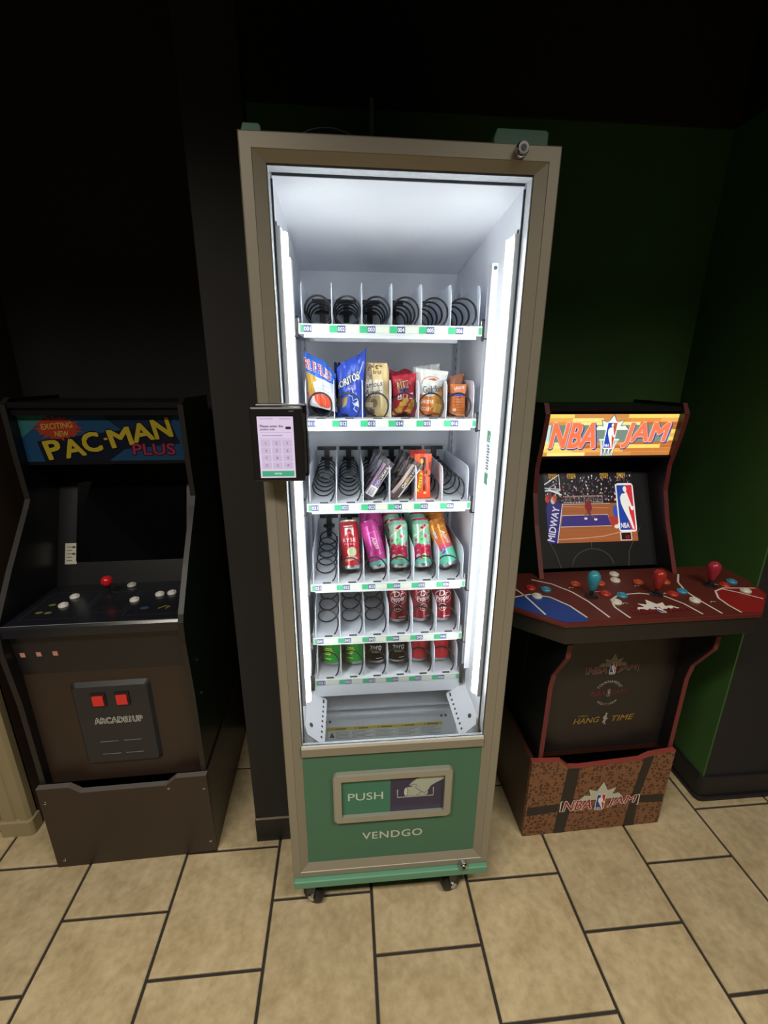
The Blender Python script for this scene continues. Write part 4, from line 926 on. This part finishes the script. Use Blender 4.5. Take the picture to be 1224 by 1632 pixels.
def build_ball_cabinet():
    """four player basketball cabinet on the right"""
    CX, CY = .7365, .170
    T = thing('arcade_cabinet', 'basketball arcade cabinet with lit marquee, wide red control deck and ball textured riser', 'arcade cabinet', (CX, CY, 0), (0, 0, math.radians(1.2)))
    SIDE = mat('ball_side_black', '191519', .35, var=.1); MAR = mat('maroon_molding', '6b2a2c', .5, var=.05); BK = mat('ball_black', '26211f', .4, var=.08)
    hw = .237; iw = hw - .015; rx0, rx1 = -.2655, .2395
    f = [(rx0, 0), (rx1, 0), (rx1, .322), (.150, .312), (.115, .295), (-.10, .285), (-.135, .290), (-.165, .318), (rx0, .325)]
    rs = MB().prism(f, 1, 0, .015).build('riser', BALL, T, bevel=.001); rs['label'] = 'riser printed like pebbled basketball leather with black stripes'
    m = MB(); m.prism([(.015, 0), (.5, 0), (.5, .325), (.015, .325)], 0, rx0, rx0 + .014); m.prism([(.015, 0), (.5, 0), (.5, .325), (.015, .325)], 0, rx1 - .014, rx1); m.box(rx0 + .014, rx1 - .014, .485, .5, 0, .325); m.box(rx0 + .014, rx1 - .014, .06, .485, .28, .298)
    m.build('riser_sides', mat('riser_side_red', '3a1f17', .4, var=.12), rs)
    e = MB()
    for (xa, za), (xb, zb) in zip(f[2:-1], f[3:]): e.add([(xa, -.0006, za), (xb, -.0006, zb), (xb, .0155, zb), (xa, .0155, za), (xa, -.0006, za + .003), (xb, -.0006, zb + .003), (xb, .0155, zb + .003), (xa, .0155, za + .003)], [(0, 1, 2, 3), (4, 5, 6, 7), (0, 1, 5, 4), (1, 2, 6, 5), (2, 3, 7, 6), (3, 0, 4, 7)])
    e.build('riser_edge', mat('riser_edge_red', '8a3c34', .5), rs)
    a = Art(); S = '241f1d'
    a.poly([(-.155, .0), (-.115, .0), (-.100, .14), (-.095, .284), (-.138, .288), (-.146, .14)], S, 1); a.poly([(.105, .0), (.145, .0), (.142, .14), (.165, .311), (.130, .304), (.112, .14)], S, 1)
    a.poly([(rx0 + .005, .092), (-.15, .10), (-.15, .135), (rx0 + .005, .130)], S, 1); a.poly([(.14, .105), (rx1 - .005, .10), (rx1 - .005, .135), (.14, .14)], S, 1)
    jam_logo(a, .0, .130, .285, k=2, leaf='c4c4b4')
    a.build('print', rs, front(0, 0, 0))
    # side panels with maroon molding
    pf = [(.018, .30), (.018, .60), (.008, .655), (-.05, .755), (-.052, .80), (.0, .862), (.155, .904), (.232, 1.06), (.268, 1.158), (.272, 1.244), (.250, 1.341), (.240, 1.412), (.26, 1.445), (.50, 1.445), (.50, .30)]
    for s in (-1, 1):
        xo, xi = s * hw, s * iw
        sp = MB().prism(pf, 0, min(xo, xi), max(xo, xi)).build('side_panel', SIDE, T)
        molding(pf[:13], min(xo, xi), max(xo, xi)).build('edge_molding', MAR, sp)
    # kick panel with logos
    kp = MB().prism([(.06, .30), (.06, .82), (.075, .82), (.075, .30)], 0, -iw, iw).build('kick_panel', BK, T); kp['label'] = 'black front panel printed with three dim logos'
    a = Art()
    jam_logo(a, .0, .305, .180, leaf='8d8b7c', red='6d2630', oc='7a716b', k=1)
    a.build('printed_logo', kp, front(0, .0598, .32)); a = Art()
    c0 = .208
    a.text('NBA', -.036, c0, .022, '6d2630', w=.052, shear=.15, k=2); a.text('JAM', .038, c0, .022, '6d2630', w=.052, shear=.15, k=2); badge(a, .001, c0, .013, .03, k=3, edge='8a8880', wh='8a8880', blue='2a3050', red='6d2630')
    for i, ch in enumerate('TOURNAMENT'):
        t = math.radians(150 - i * 120 / 9); a.text(ch, .001 + .044 * math.cos(t), c0 + .044 * math.sin(t), .0095, '9a968c', rot=math.degrees(t) - 90, k=2, bold=.02)
    for i, ch in enumerate('*EDITION*'):
        t = math.radians(228 + i * 84 / 8); a.text(ch, .001 + .046 * math.cos(t), c0 + .046 * math.sin(t), .0085, '9a968c', rot=math.degrees(t) + 90, k=2, bold=.02)
    a.build('printed_logo', kp, front(0, .0598, .32)); a = Art()
    h0 = .100
    a.text('NBA', -.075, h0 + .020, .007, '8c7238', w=.034, shear=.2, k=2, bold=.02); a.text('HANG', -.060, h0, .022, '98793a', w=.092, shear=.25, bold=.02, k=2, rot=2); a.text('TIME', .070, h0 + .002, .022, '98793a', w=.080, shear=.25, bold=.02, k=2, rot=2)
    a.poly([(x, y - .205 + h0) for x, y in [(-.004, .19), (.002, .205), (-.003, .212), (.004, .224), (.010, .224), (.012, .21), (.018, .206), (.010, .204), (.008, .192), (.012, .184), (.006, .184), (.003, .194)]], '9a968c', 3); a.disc(.008, h0 + .023, .004, '9a968c', 3)
    a.build('printed_logo', kp, front(0, .0598, .32))
    # control deck
    D = [(-.285, -.108), (.285, -.108), (.405, -.005), (.43, .10), (.43, .20), (-.415, .20), (-.425, .10), (-.40, -.005)]
    dk = MB().prism(D, 2, .890, .905).build('control_deck', mat('deck_maroon', '5e2420', .35, var=.06), T, bevel=.004)
    dk['label'] = 'wide four player deck printed as a wooden court'
    Din = [(x * .985, y * .97) for x, y in D]
    MB().prism([(x * .97, y + .006) for x, y in D], 2, .838, .890).build('deck_skirt', BK, dk)
    a = Art(); Wl = 'd8d2c8'; lw = .0055
    a.poly([(x * .993, y + (.003 if y < 0 else -.002)) for x, y in D], '57241e', 1)
    a.poly([(-.385, .015), (-.38, .03), (-.31, .055), (-.255, .03), (-.225, -.02), (-.212, -.085), (-.222, -.104), (-.283, -.104), (-.39, -.006)], '1c3f86', 2)
    a.line([(-.40, .02), (-.36, .045), (-.31, .056), (-.26, .034), (-.228, -.02), (-.213, -.085)], lw, Wl, 3)
    a.line([(-.345, .105), (-.33, .05), (-.318, -.06)], lw, Wl, 3)
    a.line([(-.265, .150), (-.215, .115), (-.18, .06), (-.162, .0), (-.152, -.09)], lw, Wl, 3)
    a.line([(-.098, -.098), (-.105, -.04), (-.092, .0), (-.05, .028), (.02, .032), (.08, .010), (.105, -.04), (.114, -.098)], lw, Wl, 3)
    a.line([(.235, .145), (.19, .09), (.168, .03), (.166, -.03), (.170, -.10)], lw, Wl, 3)
    a.poly([(.300, .040), (.26, .024), (.232, -.018), (.226, -.06), (.228, -.10), (.288, -.104), (.385, -.018), (.41, .03)], '8a1c1c', 2)
    a.line([(.40, .030), (.300, .040), (.26, .024), (.232, -.018), (.226, -.06), (.228, -.10)], lw, Wl, 3); a.line([(.29, .035), (.325, .005), (.36, -.035)], lw, Wl, 4)
    burst(a, .010, -.062, .13, .055, 'dcdcd2', 4)
    a.outlined('NBA', -.040, -.070, .022, '7c1f28', '2a1014', .05, w=.07, bold=.03, k=5, shear=.15); a.outlined('JAM', .065, -.070, .022, '7c1f28', '2a1014', .05, w=.07, bold=.03, k=5, shear=.15); badge(a, .012, -.066, .018, .034, k=6)
    for x, y in ((-.165, .082), (-.05, .105), (.045, .075), (.13, .09), (-.10, .05), (.1, .02), (-.06, -.025), (.20, -.04), (.30, .06)):
        a.line([(x - .012, y), (x - .004, y + .006), (x + .006, y + .002)], .0022, Wl, 3)
    a.build('print', dk, plane((0, 0, .9051), (1, 0, 0), (0, 1, 0)))
    R_, B_, W_, O_ = 'b23324', '3f8fae', 'd8d4c8', 'c4512c'
    bt = [(-.043, .161, W_), (.020, .160, W_), (-.003, .118, W_), (-.144, .104, O_), (-.064, .101, O_), (.061, .098, O_), (.147, .092, O_), (-.294, .092, R_), (-.252, .078, B_), (-.297, .040, W_),
          (-.087, .035, R_), (-.044, .021, B_), (-.085, -.015, W_), (.114, .015, R_), (.154, .029, B_), (.149, -.027, W_), (.318, .055, R_), (.361, .075, B_), (.350, .014, W_)]
    buttons(dk, bt, .9055, .0148)
    for x, y, c in ((-.136, .028, '3a93a8'), (.063, .020, 'a32a26'), (.273, .060, 'a32a3a'), (-.375, .075, '3a93a8')):
        js = MB().lathe([(.020, 0), (.016, .003), (.005, .004), (.005, .030)], 18).build('joystick', BLACKP, dk, smooth='auto'); js.location = (x, y, .9055)
        MB().lathe([(.006, .018), (.009, .022), (.013, .036), (.0175, .052), (.0185, .062), (.016, .072), (.009, .079), (.001, .081)], 20).build('bat_top', mat('bat_' + c, c, .25, var=.04), js, smooth=True)
    # bezel and screen
    y0, z0, y1, z1 = .2285, .904, .389, 1.262
    bz = MB().prism([(y0, z0), (y1, z1), (y1 + .015, z1), (y0 + .015, z0)], 0, -iw, iw).build('bezel', mat('ball_bezel', '0a080b', .55, var=.1), T)
    V = plane((0, y0, z0), (1, 0, 0), (0, y1 - y0, z1 - z0))
    a = Art(); G = '55504e'
    a.arc(-.01, .0, .075, 8, 172, .0028, G, 1, ry=.062); a.line([(-.01, .062), (-.01, .084)], .0028, G, 1)
    a.line([(.118, .0), (.125, .05), (.150, .095), (.175, .13)], .0028, G, 1); a.line([(-.125, .0), (-.14, .05), (-.165, .10)], .0028, G, 1)
    a.build('bezel_print', bz, V)
    sx0, sx1, s0, s1 = -.1625, .1625, .0844, .3285
    a = Art(); rr = random.Random(3); w, h = sx1 - sx0, s1 - s0
    def X(t): return sx0 + t * w
    def Z(t): return s0 + t * h
    def PX(p): return [(X(u), Z(v)) for u, v in p]
    a.rect(sx0, s0, sx1, s1, '17141c', 1)
    cc = ['8d7f84', '5b4b58', 'a89aa0', '5a2e38', '3a4058', 'c9b9b0', '7a5a50', '40384a', '9a8a96', '2c2a3a', 'b05048', 'd8cfc8']
    for i in range(420):
        u, v = rr.random(), .58 + .36 * rr.random() ** 1.6; s = .006 + .008 * rr.random()
        c = cc[rr.randrange(len(cc))]
        a.rect(X(u) - s * w * .5, Z(v), X(u) + s * w * .5, Z(v) + s * 2.2 * h, c, 2)
    for i in range(26):
        u = .2 + .45 * i / 26; a.rect(X(u), Z(.575), X(u + .012), Z(.645), ['2a2c3c', '6b5a58', '383648'][i % 3], 3); a.rect(X(u), Z(.645), X(u + .010), Z(.665), 'b08a78', 3)
        a.rect(X(u + .002), Z(.56), X(u + .008), Z(.575), 'e0dcd8', 3)
    a.poly(PX([(.10, 0), (1, 0), (1, .18), (.92, .55), (.19, .55)]), '9a5a32', 3)
    for i in range(9): a.line(PX([(.10 + .01 * i, .06 * i + .02), (1, .06 * i + .02)]), .0007, '85492a', 4)
    a.poly(PX([(0, 0), (.095, 0), (.185, .55), (.05, .62), (0, .5)]), '2c2a6e', 4); a.line(PX([(.095, 0), (.185, .555)]), .0028, 'c9c4d8', 5)
    a.poly(PX([(.145, .225), (.71, .225), (.68, .385), (.17, .385)]), '3a2f72', 5); a.line(PX([(.145, .225), (.71, .225), (.68, .385), (.17, .385)]), .002, 'cdb9b4', 6, closed=True)
    a.poly(PX([(.71, .225), (.80, .23), (.79, .36), (.69, .36)]), 'a8382c', 5); a.line(PX([(.18, .545), (.72, .545)]), .002, 'd0b0a0', 5)
    a.line(PX([(.10, .05), (.40, .06), (.62, .08), (.80, .13)]), .002, 'c9a48c', 5); a.line(PX([(.18, .51), (.4, .50), (.7, .48)]), .0012, 'c9a48c', 5)
    a.text('MIDWAY', X(.068), Z(.27), .024, 'c8c4d4', w=.120, bold=.03, rot=76, k=6)
    # hoop
    a.line(PX([(0, .83), (.17, .97), (.17, .74), (0, .74)]), .004, 'c9d0d8', 6); a.line(PX([(0, .78), (.17, .76)]), .003, 'c9d0d8', 6); a.line(PX([(.04, .76), (.18, .68)]), .005, 'd8dde2', 6); a.line(PX([(.0, .74), (.12, .84), (.12, .76)]), .0025, '9aa4b0', 6)
    for u, v, c in ((.02, .62, 'a83a30'), (.08, .60, 'c9b8a8'), (.10, .63, 'b04a2c'), (.05, .66, '7a2a30')): a.disc(X(u), Z(v), .008, c, 6, ry=.013, n=8)
    # running players (tiny generic figures)
    a.poly(PX([(.44, .58), (.50, .58), (.51, .47), (.49, .43), (.47, .36), (.45, .44), (.43, .50)]), '7a2430', 7); a.disc(X(.475), Z(.605), .006, '6b4a40', 7); a.line(PX([(.47, .44), (.42, .37), (.43, .34)]), .005, '6b4a40', 7); a.line(PX([(.48, .44), (.49, .38), (.54, .33)]), .005, '6b4a40', 7)
    a.disc(X(.43), Z(.335), .006, 'e0dcd8', 7, ry=.004); a.disc(X(.54), Z(.32), .006, 'e0dcd8', 7, ry=.004)
    a.disc(X(.775), Z(.43), .010, '2f4fae', 7, ry=.022); a.disc(X(.77), Z(.21), .009, 'ddd6cc', 7, ry=.007); a.disc(X(.81), Z(.24), .009, 'ddd6cc', 7, ry=.006)
    for u in (.10, .31, .68, .875):
        a.text('PRESS', X(u), Z(.965), .0085, 'd8a83a', w=.030, bold=.012, k=7); a.text('START', X(u), Z(.925), .0085, 'd8a83a', w=.030, bold=.012, k=7)
    a.rect(X(.80), Z(.01), X(.93), Z(.13), 'd8ccc8', 7); a.rect(X(.81), Z(.02), X(.92), Z(.12), '2a0c10', 8); a.text('10', X(.88), Z(.06), .012, 'd03030', k=9)
    # tall badge sign
    badge(a, X(.895), Z(.48), .066, h * .70, k=8, blue='1f3f9c', red='d02f3c', edge='e8e8e8', wh='e8e8e4')
    sc = a.build('screen', bz, V, glow(.62)); sc['label'] = 'lit screen showing a basketball court and crowd'
    # marquee
    MB().prism([(.275, 1.270), (.42, 1.255), (.42, 1.265), (.275, 1.278)], 0, -iw, iw).build('marquee_underside', SIDE, T)
    mq = MB().prism([(.276, 1.276), (.262, 1.414), (.275, 1.414), (.290, 1.276)], 0, -iw, iw).build('marquee', BLACKP, T); mq['label'] = 'lit marquee with orange lettering on wooden planks'
    a = Art(); w, h = iw * 2, .134
    a.rect(-w / 2, 0, w / 2, h, 'd89a4a', 1)
    pc = ['e6d36a', 'c07a3e', 'e0a95a', 'b56a38', 'ece08a', 'd68f48', 'c98a4e']
    for r in range(11):
        x = -w / 2 - rr.random() * .1
        while x < w / 2:
            L = .08 + .12 * rr.random(); a.rect(x, r * h / 11 + .0006, min(x + L - .0008, .3), (r + 1) * h / 11 - .0004, pc[rr.randrange(7)], 2); x += L
    a.rect(-w / 2 + .012, .045, w / 2 - .015, .100, '75877c', 3); a.rect(-w / 2 + .008, .045, -w / 2 + .02, .100, 'bfe0e0', 4); a.rect(w / 2 - .026, .045, w / 2 - .016, .100, 'bfe0e0', 4)
    burst(a, .0, .082, .13, .055, '5f6f66', 4); burst(a, .0, .084, .118, .047, 'dfe6dc', 5)
    a.poly([(-.032, .052), (.032, .052), (.018, .0), (-.018, .0)], '6f7f76', 4)
    for i in range(4): a.line([(-.03 + .018 * i, .052), (-.012 + .010 * i, .0)], .002, 'eef2ee', 5); a.line([(.03 - .018 * i, .052), (.012 - .010 * i, .0)], .002, 'eef2ee', 5)
    a.line([(-.034, .053), (.034, .053)], .004, 'eef2ee', 6)
    for t, x in (('NBA', -.122), ('JAM', .122)):
        a.outlined(t, x + .003, .064, .078, '5a62b0', '2c3270', .03, w=.156, bold=.04, shear=.12, k=6); a.outlined(t, x, .067, .077, 'e87850', 'e9c8c8', .014, w=.152, bold=.045, shear=.12, k=8)
    badge(a, .0, .067, .036, .088, k=10, blue='2446b0', red='b8553a', edge='f4f4f0', wh='f4f4f0')
    a.build('artwork', mq, plane((0, .2757, 1.278), (1, 0, 0), (0, -.014, .138)), glow(.95), clip=(-w / 2, 0, w / 2, h))
    box('top_panel', -iw, iw, .255, .50, 1.42, 1.435, SIDE, T); box('back_panel', -iw, iw, .485, .498, .30, 1.42, SIDE, T)
    # side slot on the left side panel
    MB().prism(rrect(.035, .20, .0174, 6, .2, .62), 0, -hw - .0012, -hw + .0005).build('side_groove', mat('groove', '2b262b', .3), T)
build_ball_cabinet()
